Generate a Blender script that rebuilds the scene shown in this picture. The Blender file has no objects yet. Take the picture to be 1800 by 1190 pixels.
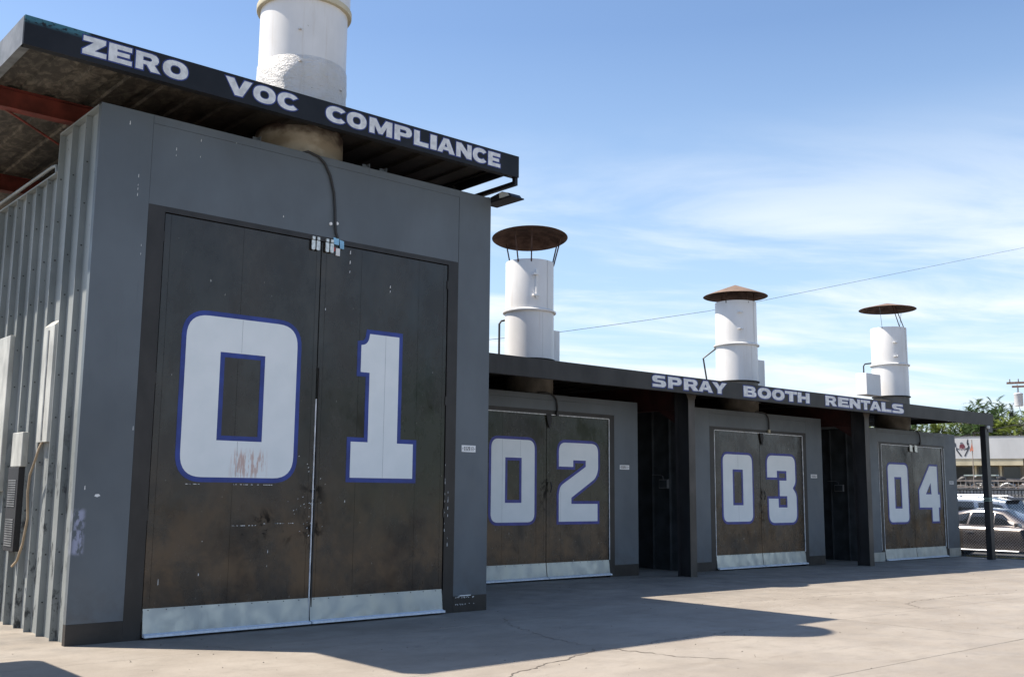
import bpy, bmesh, math, random
from mathutils import Vector, Matrix
from mathutils.geometry import tessellate_polygon
C = bpy.context.scene
COL = C.collection
R = math.radians

# ------------------------------------------------------------------ camera
cam_d = bpy.data.cameras.new('camera'); cam = bpy.data.objects.new('camera', cam_d); COL.objects.link(cam)
YAW, PITCH, ROLL = .714879, .146845, .008953
f_ = Vector((math.sin(YAW)*math.cos(PITCH), math.cos(YAW)*math.cos(PITCH), math.sin(PITCH)))
r_ = Vector((math.cos(YAW), -math.sin(YAW), 0)); u_ = r_.cross(f_)
r2 = r_*math.cos(ROLL)+u_*math.sin(ROLL); u2 = -r_*math.sin(ROLL)+u_*math.cos(ROLL)
cam.matrix_world = Matrix(((r2.x, u2.x, -f_.x, 0), (r2.y, u2.y, -f_.y, 0), (r2.z, u2.z, -f_.z, 1.65), (0, 0, 0, 1)))
cam_d.sensor_width = 36; cam_d.lens = 36.44; cam_d.clip_end = 3000; cam_d.clip_start = .05
C.camera = cam

# ------------------------------------------------------------------ sun, sky
SUN_EL = R(56.2); SUN_AZ = R(-43.6)            # azimuth clockwise from +Y
sd = bpy.data.lights.new('sun', 'SUN'); sun = bpy.data.objects.new('sun', sd); COL.objects.link(sun)
sd.energy = 4.6; sd.angle = R(.5); sd.color = (1, .90, .77)
tosun = Vector((math.sin(SUN_AZ)*math.cos(SUN_EL), math.cos(SUN_AZ)*math.cos(SUN_EL), math.sin(SUN_EL)))
sun.rotation_euler = (-tosun).to_track_quat('-Z', 'Y').to_euler(); sun.location = (0, 0, 30)

W = bpy.data.worlds.new('World'); C.world = W; W.use_nodes = True
nt = W.node_tree; nt.nodes.clear()
def wn(t, **k):
    n = nt.nodes.new(t)
    for a, b in k.items(): setattr(n, a, b)
    return n
wo = wn('ShaderNodeOutputWorld'); bg = wn('ShaderNodeBackground'); sky = wn('ShaderNodeTexSky')
sky.sky_type = 'NISHITA'; sky.sun_disc = False; sky.sun_elevation = SUN_EL; sky.sun_rotation = SUN_AZ
sky.air_density = 1.0; sky.dust_density = .6; sky.ozone_density = 3.6
tc = wn('ShaderNodeTexCoord'); sep = wn('ShaderNodeSeparateXYZ'); nt.links.new(tc.outputs['Generated'], sep.inputs[0])
def wm(op, a, b=None, clamp=False):
    n = wn('ShaderNodeMath', operation=op); n.use_clamp = clamp
    for i, v in enumerate((a, b)):
        if v is None: continue
        if isinstance(v, (int, float)): n.inputs[i].default_value = v
        else: nt.links.new(v, n.inputs[i])
    return n.outputs[0]
zz = wm('ADD', wm('MAXIMUM', sep.outputs[2], 0), .10)
cx = wm('DIVIDE', sep.outputs[0], zz); cy = wm('DIVIDE', sep.outputs[1], zz)
cmb = wn('ShaderNodeCombineXYZ'); nt.links.new(cx, cmb.inputs[0]); nt.links.new(cy, cmb.inputs[1])
mp = wn('ShaderNodeMapping'); mp.inputs['Rotation'].default_value = (0, 0, 0); mp.inputs['Scale'].default_value = (.62, 1.45, 1); mp.inputs['Location'].default_value = (2.9, 1.7, 0)
mp0 = wn('ShaderNodeMapping'); mp0.inputs['Rotation'].default_value = (0, 0, R(33)); nt.links.new(cmb.outputs[0], mp0.inputs[0]); nt.links.new(mp0.outputs[0], mp.inputs[0])
n1 = wn('ShaderNodeTexNoise'); n1.inputs['Scale'].default_value = 1.35; n1.inputs['Detail'].default_value = 12; n1.inputs['Roughness'].default_value = .6; n1.inputs['Distortion'].default_value = .5
nt.links.new(mp.outputs[0], n1.inputs['Vector'])
n2 = wn('ShaderNodeTexNoise'); n2.inputs['Scale'].default_value = .9; n2.inputs['Detail'].default_value = 3
nt.links.new(mp.outputs[0], n2.inputs['Vector'])
mr = wn('ShaderNodeMapRange'); mr.interpolation_type = 'SMOOTHSTEP'
mr.inputs[1].default_value = .425; mr.inputs[2].default_value = .62; mr.inputs[3].default_value = 0; mr.inputs[4].default_value = 1
nt.links.new(wm('ADD', wm('MULTIPLY', n1.outputs[0], .55), wm('MULTIPLY', n2.outputs[0], .45)), mr.inputs[0])
el = wn('ShaderNodeMapRange'); el.interpolation_type = 'SMOOTHSTEP'      # thin cloud lies low, the zenith is clear
el.inputs[1].default_value = .37; el.inputs[2].default_value = .17; el.inputs[3].default_value = .0; el.inputs[4].default_value = 1
nt.links.new(sep.outputs[2], el.inputs[0])
veil = wn('ShaderNodeMapRange'); veil.inputs[1].default_value = .42; veil.inputs[2].default_value = .0; veil.inputs[3].default_value = 0; veil.inputs[4].default_value = .72
nt.links.new(sep.outputs[2], veil.inputs[0])
mv = wn('ShaderNodeMix', data_type='RGBA'); nt.links.new(veil.outputs[0], mv.inputs[0])
nt.links.new(sky.outputs[0], mv.inputs[6]); mv.inputs[7].default_value = (3.6, 4.75, 5.9, 1)
fac = wm('MULTIPLY', mr.outputs[0], wm('MULTIPLY', el.outputs[0], 1.0), True)
mx = wn('ShaderNodeMix', data_type='RGBA'); nt.links.new(fac, mx.inputs[0])
nt.links.new(mv.outputs[2], mx.inputs[6]); mx.inputs[7].default_value = (5.2, 5.55, 5.9, 1)
nt.links.new(mx.outputs[2], bg.inputs[0]); bg.inputs[1].default_value = .10
nt.links.new(bg.outputs[0], wo.inputs[0])
C.view_settings.view_transform = 'Standard'; C.view_settings.look = 'None'; C.view_settings.gamma = 1
C.view_settings.use_curve_mapping = False; C.view_settings.exposure = 0.98

# ------------------------------------------------------------------ materials
def srgb(h):
    c = [int(h[i:i+2], 16)/255 for i in (0, 2, 4)]
    return tuple((x/12.92 if x <= .04045 else ((x+.055)/1.055)**2.4) for x in c)
class NT:
    def __init__(s, name):
        s.m = bpy.data.materials.new(name); s.m.use_nodes = True; s.t = s.m.node_tree
        s.b = s.t.nodes['Principled BSDF']
        g = s.t.nodes.new('ShaderNodeNewGeometry'); s.pos = g.outputs['Position']
    def n(s, t, **k):
        n = s.t.nodes.new(t)
        for a, b in k.items(): setattr(n, a, b)
        return n
    def l(s, a, b): s.t.links.new(a, b)
    def noise(s, scale, stretch=(1, 1, 1), detail=5, rough=.55, loc=(0, 0, 0), dist=0):
        mp = s.n('ShaderNodeMapping'); mp.inputs['Scale'].default_value = stretch; mp.inputs['Location'].default_value = loc
        s.l(s.pos, mp.inputs[0]); n = s.n('ShaderNodeTexNoise')
        n.inputs['Scale'].default_value = scale; n.inputs['Detail'].default_value = detail; n.inputs['Roughness'].default_value = rough; n.inputs['Distortion'].default_value = dist
        s.l(mp.outputs[0], n.inputs['Vector']); return n.outputs[0]
    def ramp(s, v, a, b, lo=0, hi=1):
        r = s.n('ShaderNodeMapRange'); r.interpolation_type = 'SMOOTHSTEP'
        for i, x in enumerate((a, b, lo, hi)): r.inputs[i+1].default_value = x
        s.l(v, r.inputs[0]); return r.outputs[0]
    def math(s, op, a, b):
        n = s.n('ShaderNodeMath', operation=op)
        for i, v in enumerate((a, b)):
            if isinstance(v, (int, float)): n.inputs[i].default_value = v
            else: s.l(v, n.inputs[i])
        return n.outputs[0]
    def mix(s, f, a, b):
        m = s.n('ShaderNodeMix', data_type='RGBA')
        for i, v in ((0, f), (6, a), (7, b)):
            if isinstance(v, (int, float)): m.inputs[i].default_value = v
            elif isinstance(v, tuple): m.inputs[i].default_value = (*v[:3], 1)
            else: s.l(v, m.inputs[i])
        return m.outputs[2]
    def box(s, x0, x1, z0, z1, e=.04):      # soft mask of a region on an x-z wall
        sp = s.n('ShaderNodeSeparateXYZ'); s.l(s.pos, sp.inputs[0]); o = 1.0
        for ax, a, b in ((0, x0, x1), (2, z0, z1)):
            o = s.math('MULTIPLY', s.math('MULTIPLY', s.ramp(sp.outputs[ax], a-e, a+e), s.ramp(sp.outputs[ax], b+e, b-e)), o)
        return o
    def bump(s, v, strength, dist=.01):
        b = s.n('ShaderNodeBump'); b.inputs['Strength'].default_value = strength; b.inputs['Distance'].default_value = dist
        s.l(v, b.inputs['Height']); s.l(b.outputs[0], s.b.inputs['Normal'])
    def out(s, col=None, rough=None, metal=None, spec=None, coat=None):
        for k, v in (('Base Color', col), ('Roughness', rough), ('Metallic', metal), ('Specular IOR Level', spec), ('Coat Weight', coat)):
            if v is None: continue
            i = s.b.inputs[k]
            if isinstance(v, tuple): i.default_value = (*v[:3], 1)
            elif isinstance(v, (int, float)): i.default_value = v
            else: s.l(v, i)
        return s.m
def simple(name, col, rough=.6, metal=0, amt=.25, scale=3, stretch=(1, 1, 1), bump=0, bscale=60, spec=.5):
    t = NT(name); dark = tuple(c*(1-amt) for c in col); lite = tuple(min(1, c*(1+amt)) for c in col)
    c = t.mix(t.ramp(t.noise(scale, stretch), .3, .7), dark, lite)
    if bump: t.bump(t.noise(bscale), bump, .004)
    return t.out(c, rough, metal, spec)
M = {}
# grey wall paint
def wall_mat(name, col):
    t = NT(name)
    c = t.mix(t.ramp(t.noise(.9, (1, 1, .6)), .3, .7), tuple(x*.86 for x in col), tuple(x*1.1 for x in col))
    c = t.mix(t.math('MULTIPLY', t.ramp(t.noise(2.2, (3.5, 3.5, .25), 6, .7), .60, .78), .35), c, tuple(x*.55 for x in col))
    low = t.n('ShaderNodeSeparateXYZ'); t.l(t.pos, low.inputs[0])
    dirt = t.math('MULTIPLY', t.ramp(low.outputs[2], .9, .1), t.ramp(t.noise(5, (1, 1, 1), 6, .7), .35, .75))
    c = t.mix(t.math('MULTIPLY', dirt, .5), c, (.07, .06, .05))
    # white spatter
    c = t.mix(t.math('MULTIPLY', t.ramp(t.noise(9, (4, 4, .8), 3, .5, (3, 1, 5)), .79, .81), .75), c, (.6, .62, .62))
    # lavender overspray at the corner of the first booth
    m = t.math('MULTIPLY', t.box(3.86, 3.97, .95, 1.42, .03), t.ramp(t.noise(16, (1, 1, .5)), .42, .55))
    c = t.mix(t.math('MULTIPLY', m, .8), c, (.36, .38, .52))
    t.bump(t.noise(2.5, (1, 1, .4), 3), .25, .02)
    return t.out(c, t.ramp(t.noise(4), .2, .8, .42, .6), 0, .45)
M['wall'] = wall_mat('grey_wall_paint', (.108, .128, .146))
M['skirt'] = simple('dark_skirt_paint', (.020, .017, .015), .5, 0, .35, 6)
# door paint: black-brown gloss, scuffed
def door_mat():
    t = NT('dark_bronze_door_paint')
    c = t.mix(t.ramp(t.noise(1.5, (1, 1, .5), 5, .6), .32, .68), (.011, .010, .0095), (.023, .018, .014))
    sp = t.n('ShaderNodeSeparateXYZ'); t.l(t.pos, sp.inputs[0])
    rust_or_reflection = t.math('MULTIPLY', t.ramp(sp.outputs[2], 2.4, .6), t.ramp(t.noise(1.9, (1, 1, .9), 8, .68, (4, 0, 2), .3), .38, .62))  # brown reflection of the sunlit ground, painted low on the doors
    c = t.mix(t.math('MULTIPLY', rust_or_reflection, .85), c, (.082, .050, .026))
    scr = t.ramp(t.noise(7, (4, 4, .15), 6, .7), .58, .76)
    c = t.mix(t.math('MULTIPLY', scr, .3), c, (.055, .048, .040))
    # scuffed haze, brushed sideways
    sc2 = t.math('MULTIPLY', t.ramp(t.noise(3.4, (.6, 1, 3.5), 8, .75, (1, 2, 9), .6), .56, .74), t.ramp(sp.outputs[2], 2.0, .6))
    c = t.mix(t.math('MULTIPLY', sc2, .45), c, (.085, .066, .045))
    tree_refl = t.math('MULTIPLY', t.box(7.2, 15.8, 1.3, 3.3, .6), t.ramp(t.noise(.9, (1, 1, 1), 3, .5, (1, 5, 3)), .3, .6))  # green reflection of trees painted into the door colour
    c = t.mix(t.math('MULTIPLY', tree_refl, .6), c, (.022, .034, .017))
    # soft dark smudges
    so = t.math('MULTIPLY', t.ramp(t.noise(1.25, (1, 1, .9), 4, .6, (9, 2, 4)), .50, .70), t.ramp(sp.outputs[2], 2.6, 1.2))
    c = t.mix(t.math('MULTIPLY', so, .9), c, (.006, .006, .008))
    tot = None       # black tar-like smears
    for (x0, x1, z0, z1, lo) in ((5.75, 6.5, 1.02, 1.4, .53), (6.62, 6.92, .95, 1.8, .47), (13.58, 13.84, 1.3, 2.0, .47), (20.55, 20.72, .9, 1.8, .48)):
        sm = t.math('MULTIPLY', t.box(x0, x1, z0, z1, .12), t.ramp(t.noise(4.6, (1, 1, .85), 9, .72, (0, 2, 7), .5), lo, lo+.11))
        tot = sm if tot is None else t.math('MAXIMUM', tot, sm)
    c = t.mix(t.math('MULTIPLY', tot, .95), c, (.0035, .0035, .0045))
    ch = t.ramp(t.noise(26, (1.2, 1.2, .5), 2, .5, (8, 3, 1)), .765, .78)
    c = t.mix(t.math('MULTIPLY', ch, .8), c, (.4, .4, .37))
    t.bump(t.math('ADD', t.noise(1.1, (1, 1, .8), 3), t.math('MULTIPLY', t.noise(12, (1, 1, 1), 4), .04)), .32, .03)
    ro = t.math('MAXIMUM', t.ramp(t.noise(2.2, (1, 1, .6), 7, .7), .3, .7, .13, .36), t.math('MULTIPLY', sc2, .55))
    spec = t.math('SUBTRACT', t.math('SUBTRACT', .55, t.math('MULTIPLY', tot, .40)), t.math('MULTIPLY', so, .15))
    return t.out(c, ro, 0, spec)
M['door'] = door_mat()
M['frame'] = simple('dark_frame_paint', (.020, .018, .017), .48, 0, .35, 4, (1, 1, .5), spec=.5)
M['gap'] = simple('black_gap', (.006, .006, .006), .8)
def numeral_mat():
    t = NT('pale_numeral_paint')
    c = t.mix(t.ramp(t.noise(2.5), .3, .7), (.74, .79, .80), (.80, .84, .85))
    c = t.mix(t.math('MULTIPLY', t.ramp(t.noise(6, (4, 4, .3), 6, .7), .65, .85), .2), c, (.36, .38, .38))
    # rusty brush strokes low on the first nought
    m = t.math('MULTIPLY', t.box(5.66, 6.08, 1.80, 2.10, .07), t.ramp(t.noise(7, (5, 5, .6), 4, .6, (2.6, 0, 0)), .46, .56))
    c = t.mix(t.math('MULTIPLY', m, .75), c, (.50, .30, .24))
    return t.out(c, .55, 0, .4)
M['num'] = numeral_mat()
M['numb'] = simple('royal_blue_outline_paint', (.020, .045, .24), .5, 0, .2, 4)
M['numb2'] = simple('violet_blue_outline_paint', (.042, .050, .25), .5, 0, .2, 4)
M['letb'] = simple('letter_blue_paint', (.028, .048, .20), .5, 0, .15, 4)
M['let'] = simple('letter_grey_white_paint', (.66, .68, .69), .55, 0, .15, 12)
def galv(name, base, rough=.38):
    t = NT(name)
    c = t.mix(t.ramp(t.noise(1.1, (1, 1, 1)), .3, .7), tuple(x*.86 for x in base), base)
    c = t.mix(t.math('MULTIPLY', t.ramp(t.noise(22, (1, 1, 1), 5, .7), .62, .8), .25), c, tuple(x*.5 for x in base))
    sp = t.n('ShaderNodeSeparateXYZ'); t.l(t.pos, sp.inputs[0])
    gm = t.math('MULTIPLY', t.ramp(sp.outputs[2], .22, .02), t.ramp(t.noise(6, (1, 1, .4), 6, .7), .42, .62))
    c = t.mix(t.math('MULTIPLY', gm, .3), c, (.16, .15, .13))
    t.bump(t.noise(2.5, (1, 1, 2), 2), .08, .01)
    return t.out(c, t.ramp(t.noise(5), .3, .7, rough-.08, rough+.14), .7)
M['galv'] = galv('galvanised_kick_plate', (.44, .47, .46))
M['lip'] = simple('bright_lip_metal', (.72, .78, .86), .4, .1, .1, 20)  # blue-white sky reflection put into the lip colour
M['seal'] = simple('white_door_seal', (.62, .64, .66), .5, 0, .3, 30, (1, 1, .3))
M['steel'] = simple('latch_steel', (.62, .62, .58), .35, .7, .2, 30)
M['sblue'] = simple('pale_blue_sticker', (.25, .52, .75), .5)
M['red'] = simple('red_tag', (.45, .03, .03), .5)
M['whitep'] = simple('white_plastic', (.75, .76, .76), .5, 0, .08)
M['ink'] = simple('black_ink', (.012, .012, .014), .6)
M['black'] = simple('black_fascia_paint', (.016, .017, .021), .42, 0, .35, 3, spec=.5)
def fascia_mat():
    t = NT('black_fascia_with_old_teal')
    c = t.mix(t.ramp(t.noise(2.5), .3, .7), (.006, .0065, .009), (.012, .0125, .016))
    m = t.math('MULTIPLY', t.box(2.8, 3.5, 6.47, 6.6, .03), t.ramp(t.noise(14, (1, 1, 2)), .38, .5))
    c = t.mix(t.math('MULTIPLY', m, .7), c, (.06, .20, .26))
    return t.out(c, .45, 0, .3)
M['fascia'] = fascia_mat()
M['fascia2'] = simple('charcoal_fascia_paint', (.028, .027, .026), .5, 0, .3, 2.5, (1, 1, .5), spec=.35)
def deck_mat():
    t = NT('weathered_roof_deck_underside')
    c = t.mix(t.ramp(t.noise(6, (1.5, .8, 1), 8, .72, (0, 0, 0), .6), .42, .66), (.060, .052, .043), (.19, .165, .13))
    c = t.mix(t.ramp(t.noise(1.6, (1, .6, 1), 4), .45, .7, 0, .55), c, (.045, .040, .036))
    sp = t.n('ShaderNodeSeparateXYZ'); t.l(t.pos, sp.inputs[0])
    c = t.mix(t.ramp(sp.outputs[0], 4.0, 6.2, 0, .88), c, (.018, .016, .015))          # shade painted in: darkens away from the bounce-lit left end
    return t.out(c, .65, .15, .4)
M['deck'] = deck_mat()
M['deck2'] = simple('sooty_deck', (.028, .025, .022), .7, 0, .4, 2)  # mottled dark tone of the low deck
M['redox'] = simple('red_oxide_steel', (.17, .032, .022), .6, 0, .35, 4)
M['redlow'] = simple('sooty_red_steel', (.035, .010, .009), .6, 0, .35, 4)  # darker copy of the red steel, shade put into its colour
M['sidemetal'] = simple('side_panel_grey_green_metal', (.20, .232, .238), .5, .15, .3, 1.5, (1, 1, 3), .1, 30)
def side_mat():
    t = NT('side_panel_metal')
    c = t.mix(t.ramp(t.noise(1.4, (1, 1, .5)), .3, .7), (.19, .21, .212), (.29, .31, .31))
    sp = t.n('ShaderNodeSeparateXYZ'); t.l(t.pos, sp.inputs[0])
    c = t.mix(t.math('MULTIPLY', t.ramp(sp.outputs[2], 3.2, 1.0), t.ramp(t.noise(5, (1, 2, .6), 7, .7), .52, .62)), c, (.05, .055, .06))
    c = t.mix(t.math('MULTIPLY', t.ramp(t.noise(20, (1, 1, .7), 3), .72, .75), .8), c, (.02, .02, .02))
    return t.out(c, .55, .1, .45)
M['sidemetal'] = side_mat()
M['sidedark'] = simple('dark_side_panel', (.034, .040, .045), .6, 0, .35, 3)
M['cover'] = simple('pale_cover_metal', (.42, .42, .39), .5, .2, .25, 5, (1, 1, .4))
M['covergrey'] = simple('grey_cover_metal', (.16, .165, .17), .5, .2, .25, 5)
M['rubber'] = simple('black_rubber_cable', (.02, .02, .022), .5)
M['tancable'] = simple('tan_cable', (.35, .27, .18), .6)
def stack_mat(name, rough_patch=False):
    t = NT(name)
    c = t.mix(t.ramp(t.noise(2, (1, 1, .5)), .3, .7), (.66, .66, .655), (.75, .75, .745))
    c = t.mix(t.math('MULTIPLY', t.ramp(t.noise(3, (3, 3, .2), 6, .7), .54, .75), .4), c, (.50, .44, .36))
    if rough_patch:
        c = t.mix(t.ramp(t.noise(5, (1, 1, 1), 7, .7), .45, .7, 0, .5), c, (.66, .63, .55))
        c = t.mix(t.ramp(t.noise(11, (1, 1, 2.2), 5, .7, (3, 1, 2)), .68, .70, 0, .9), c, (.06, .055, .05))
        t.bump(t.noise(9, (1, 1, 2), 8, .7), .9, .06)
    else:
        c = t.mix(t.ramp(t.noise(14, (1, 1, 1), 3), .735, .75, 0, .5), c, (.3, .28, .25))
    return t.out(c, .42, 0, .5)
M['stack'] = stack_mat('white_stack_paint'); M['patch'] = stack_mat('rough_white_patching', True)
def soot_mat():
    t = NT('smoke_stained_duct')
    sp = t.n('ShaderNodeSeparateXYZ'); t.l(t.pos, sp.inputs[0])
    n = t.noise(2.4, (1, 1, 1.5), 5)
    c = t.mix(t.ramp(n, .35, .6), (.50, .48, .41), (.33, .30, .24))
    c = t.mix(t.ramp(t.math('ADD', sp.outputs[2], t.math('MULTIPLY', n, .5)), 6.52, 6.72), c, (.045, .03, .025))
    return t.out(c, .6)
M['soot'] = soot_mat()
M['sootlow'] = simple('sooty_low_duct', (.11, .10, .085), .6, 0, .5, 2)
def rust_mat():
    t = NT('rusted_cap_steel')
    c = t.mix(t.ramp(t.noise(5, (1, 1, 1), 7, .65), .35, .65), (.050, .026, .019), (.12, .070, .052))
    t.bump(t.noise(40), .3, .004)
    return t.out(c, .75, .2, .3)
M['rust'] = rust_mat()
M['rusttop'] = simple('sun_bleached_rust', (.17, .115, .085), .8, 0, .2, 4)  # paler rust for the upward cap faces
M['glass_l'] = simple('lamp_glass', (.55, .58, .55), .1, 0, .05)
M['post'] = simple('post_black_paint', (.022, .023, .026), .42, 0, .35, 3, (1, 1, .4))
M['postb'] = simple('post_worn_paint', (.05, .045, .04), .5, 0, .4, 2.5, (1, 1, .6))
def concrete(name='sunlit_concrete'):  # one concrete colour for the whole lot
    t = NT(name)
    c = t.mix(t.ramp(t.noise(.55, (1, 1.4, 1), 6, .6), .3, .7), (.245, .215, .180), (.315, .283, .243))
    c = t.mix(t.ramp(t.noise(1.7, (1, 3, 1), 8, .7, (5, 0, 0), .4), .52, .72, 0, .55), c, (.19, .168, .143))
    c = t.mix(t.ramp(t.noise(.9, (1, 2.2, 1), 4, .6, (0, 9, 0)), .58, .75, 0, .5), c, (.345, .315, .272))
    c = t.mix(t.ramp(t.noise(38, (1, 1, 1), 4, .8), .52, .75, 0, .5), c, (.15, .132, .115))
    c = t.mix(t.ramp(t.noise(3.4, (1, 1, 1), 9, .78, (4, 4, 0)), .50, .62, 0, .35), c, (.205, .185, .155))
    c = t.mix(t.ramp(t.noise(1.15, (1, 1, 1), 3, .5, (11, 3, 0)), .70, .78, 0, .6), c, (.10, .092, .085))
    c = t.mix(t.ramp(t.noise(90, (1, 1, 1), 2, .5), .66, .72, 0, .5), c, (.42, .40, .36))
    c = t.mix(t.ramp(t.noise(7, (1, 3, 1), 3, .6, (7, 7, 0)), .71, .74, 0, .7), c, (.40, .37, .33))
    c = t.mix(t.ramp(t.noise(6, (1, 2.5, 1), 4, .7, (2, 3, 0)), .69, .74, 0, .7), c, (.11, .095, .08))
    # stains by the doors
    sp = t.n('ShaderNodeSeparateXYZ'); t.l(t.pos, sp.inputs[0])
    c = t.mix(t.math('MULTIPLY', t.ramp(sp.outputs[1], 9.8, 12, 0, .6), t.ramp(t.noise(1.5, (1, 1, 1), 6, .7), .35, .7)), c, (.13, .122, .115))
    t.bump(t.math('ADD', t.noise(60, (1, 1, 1), 4, .8), t.noise(3, (1, 2, 1), 5)), .28, .006)
    return t.out(c, t.ramp(t.noise(2.2), .3, .7, .55, .8), 0, .4)
M['conc'] = concrete()
M['crack'] = simple('crack_dirt', (.135, .115, .097), .9)
M['joint'] = simple('joint_dirt', (.10, .09, .078), .9)
M['asphalt'] = simple('asphalt', (.06, .06, .06), .85, 0, .2, 2, bump=.2)
M['earth'] = simple('dry_earth', (.22, .18, .12), .95, 0, .35, .8)
M['litter'] = simple('dry_leaf_litter', (.42, .33, .14), .9, 0, .4, 20)
def leaf(name, col):
    t = NT(name); oi = t.n('ShaderNodeObjectInfo')
    c = t.mix(t.ramp(t.noise(.9, (1, 1, 1), 3), .3, .7), tuple(x*.6 for x in col), tuple(x*1.5 for x in col))
    b = t.out(c, .55, 0, .3); t.b.inputs['Transmission Weight'].default_value = 0
    tr = t.n('ShaderNodeBsdfTranslucent'); t.l(c, tr.inputs[0]); ms = t.n('ShaderNodeMixShader'); ms.inputs[0].default_value = .35
    o = t.t.nodes['Material Output']; t.l(t.b.outputs[0], ms.inputs[1]); t.l(tr.outputs[0], ms.inputs[2]); t.l(ms.outputs[0], o.inputs[0])
    return t.m
M['leafy'] = leaf('yellow_green_leaf', (.15, .19, .045)); M['leafd'] = leaf('mid_green_leaf', (.05, .085, .028))
M['bark'] = simple('bark', (.12, .10, .08), .9, 0, .4, 8)
M['shopw'] = simple('shop_white_fascia', (.52, .54, .56), .7, 0, .14, .6, (1, 1, .4))
M['cream'] = simple('cream_trim', (.50, .46, .34), .7, 0, .15, 2)
M['shopglass'] = simple('shop_dark_glass', (.03, .033, .036), .12, 0, .3, 1, spec=.6)
M['shopwall'] = simple('shop_wall', (.24, .235, .22), .8, 0, .2, 1)
M['stone'] = simple('rough_grey_stone', (.34, .34, .33), .9, 0, .4, 5, bump=.6, bscale=8)
M['iron'] = simple('black_iron', (.014, .014, .016), .5)
M['rail'] = simple('pale_railing', (.27, .23, .20), .7, 0, .3, 5)
M['wood'] = simple('weathered_pole_wood', (.17, .11, .085), .85, 0, .3, 5, (3, 3, .4))
M['can'] = simple('transformer_grey', (.62, .63, .65), .4, 0, .08)
M['wire'] = simple('wire_black', (.03, .03, .035), .6)
def paint(name, col, rough=.12):
    t = NT(name); m = t.out(col, rough+.12, .8, .5); t.b.inputs['Coat Weight'].default_value = 1; t.b.inputs['Coat Roughness'].default_value = .10
    return m
M['taupe'] = paint('taupe_car_paint', (.17, .155, .148)); M['silver'] = paint('dark_blue_grey_car_paint', (.16, .19, .23))
t = NT('tinted_glass'); M['glass'] = t.out((.012, .014, .016), .04, 0, .6)
M['tyre'] = simple('tyre_rubber', (.02, .02, .02), .8); M['rim'] = simple('alloy_rim', (.5, .5, .5), .3, .8)
M['chrome'] = simple('chrome', (.75, .75, .75), .12, 1, .05)
M['lamp'] = simple('lamp_lens', (.6, .6, .62), .1); M['lampr'] = simple('tail_lens', (.35, .02, .02), .15)
M['mural_dark'] = simple('mural_dark_paint', (.035, .045, .065), .7); M['mural_red'] = simple('mural_maroon_paint', (.12, .03, .045), .7)
M['mural_pale'] = simple('mural_pale_paint', (.42, .40, .42), .7)
M['flag'] = simple('faded_orange_flag', (.62, .22, .14), .7)
M['orange'] = simple('orange_fairing', (.65, .20, .06), .35); M['mwhite'] = simple('white_fairing', (.72, .74, .74), .35)
M['palegreen'] = simple('pale_green_paint', (.38, .44, .41), .6)
M['chain'] = simple('chain_link_wire', (.42, .43, .44), .5, .5)
M['rope'] = simple('pale_green_rope', (.32, .45, .40), .7)
M['bulb'] = simple('pale_fixture', (.6, .62, .6), .4)
M['teal'] = simple('teal_awning', (.05, .12, .14), .7)

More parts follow.
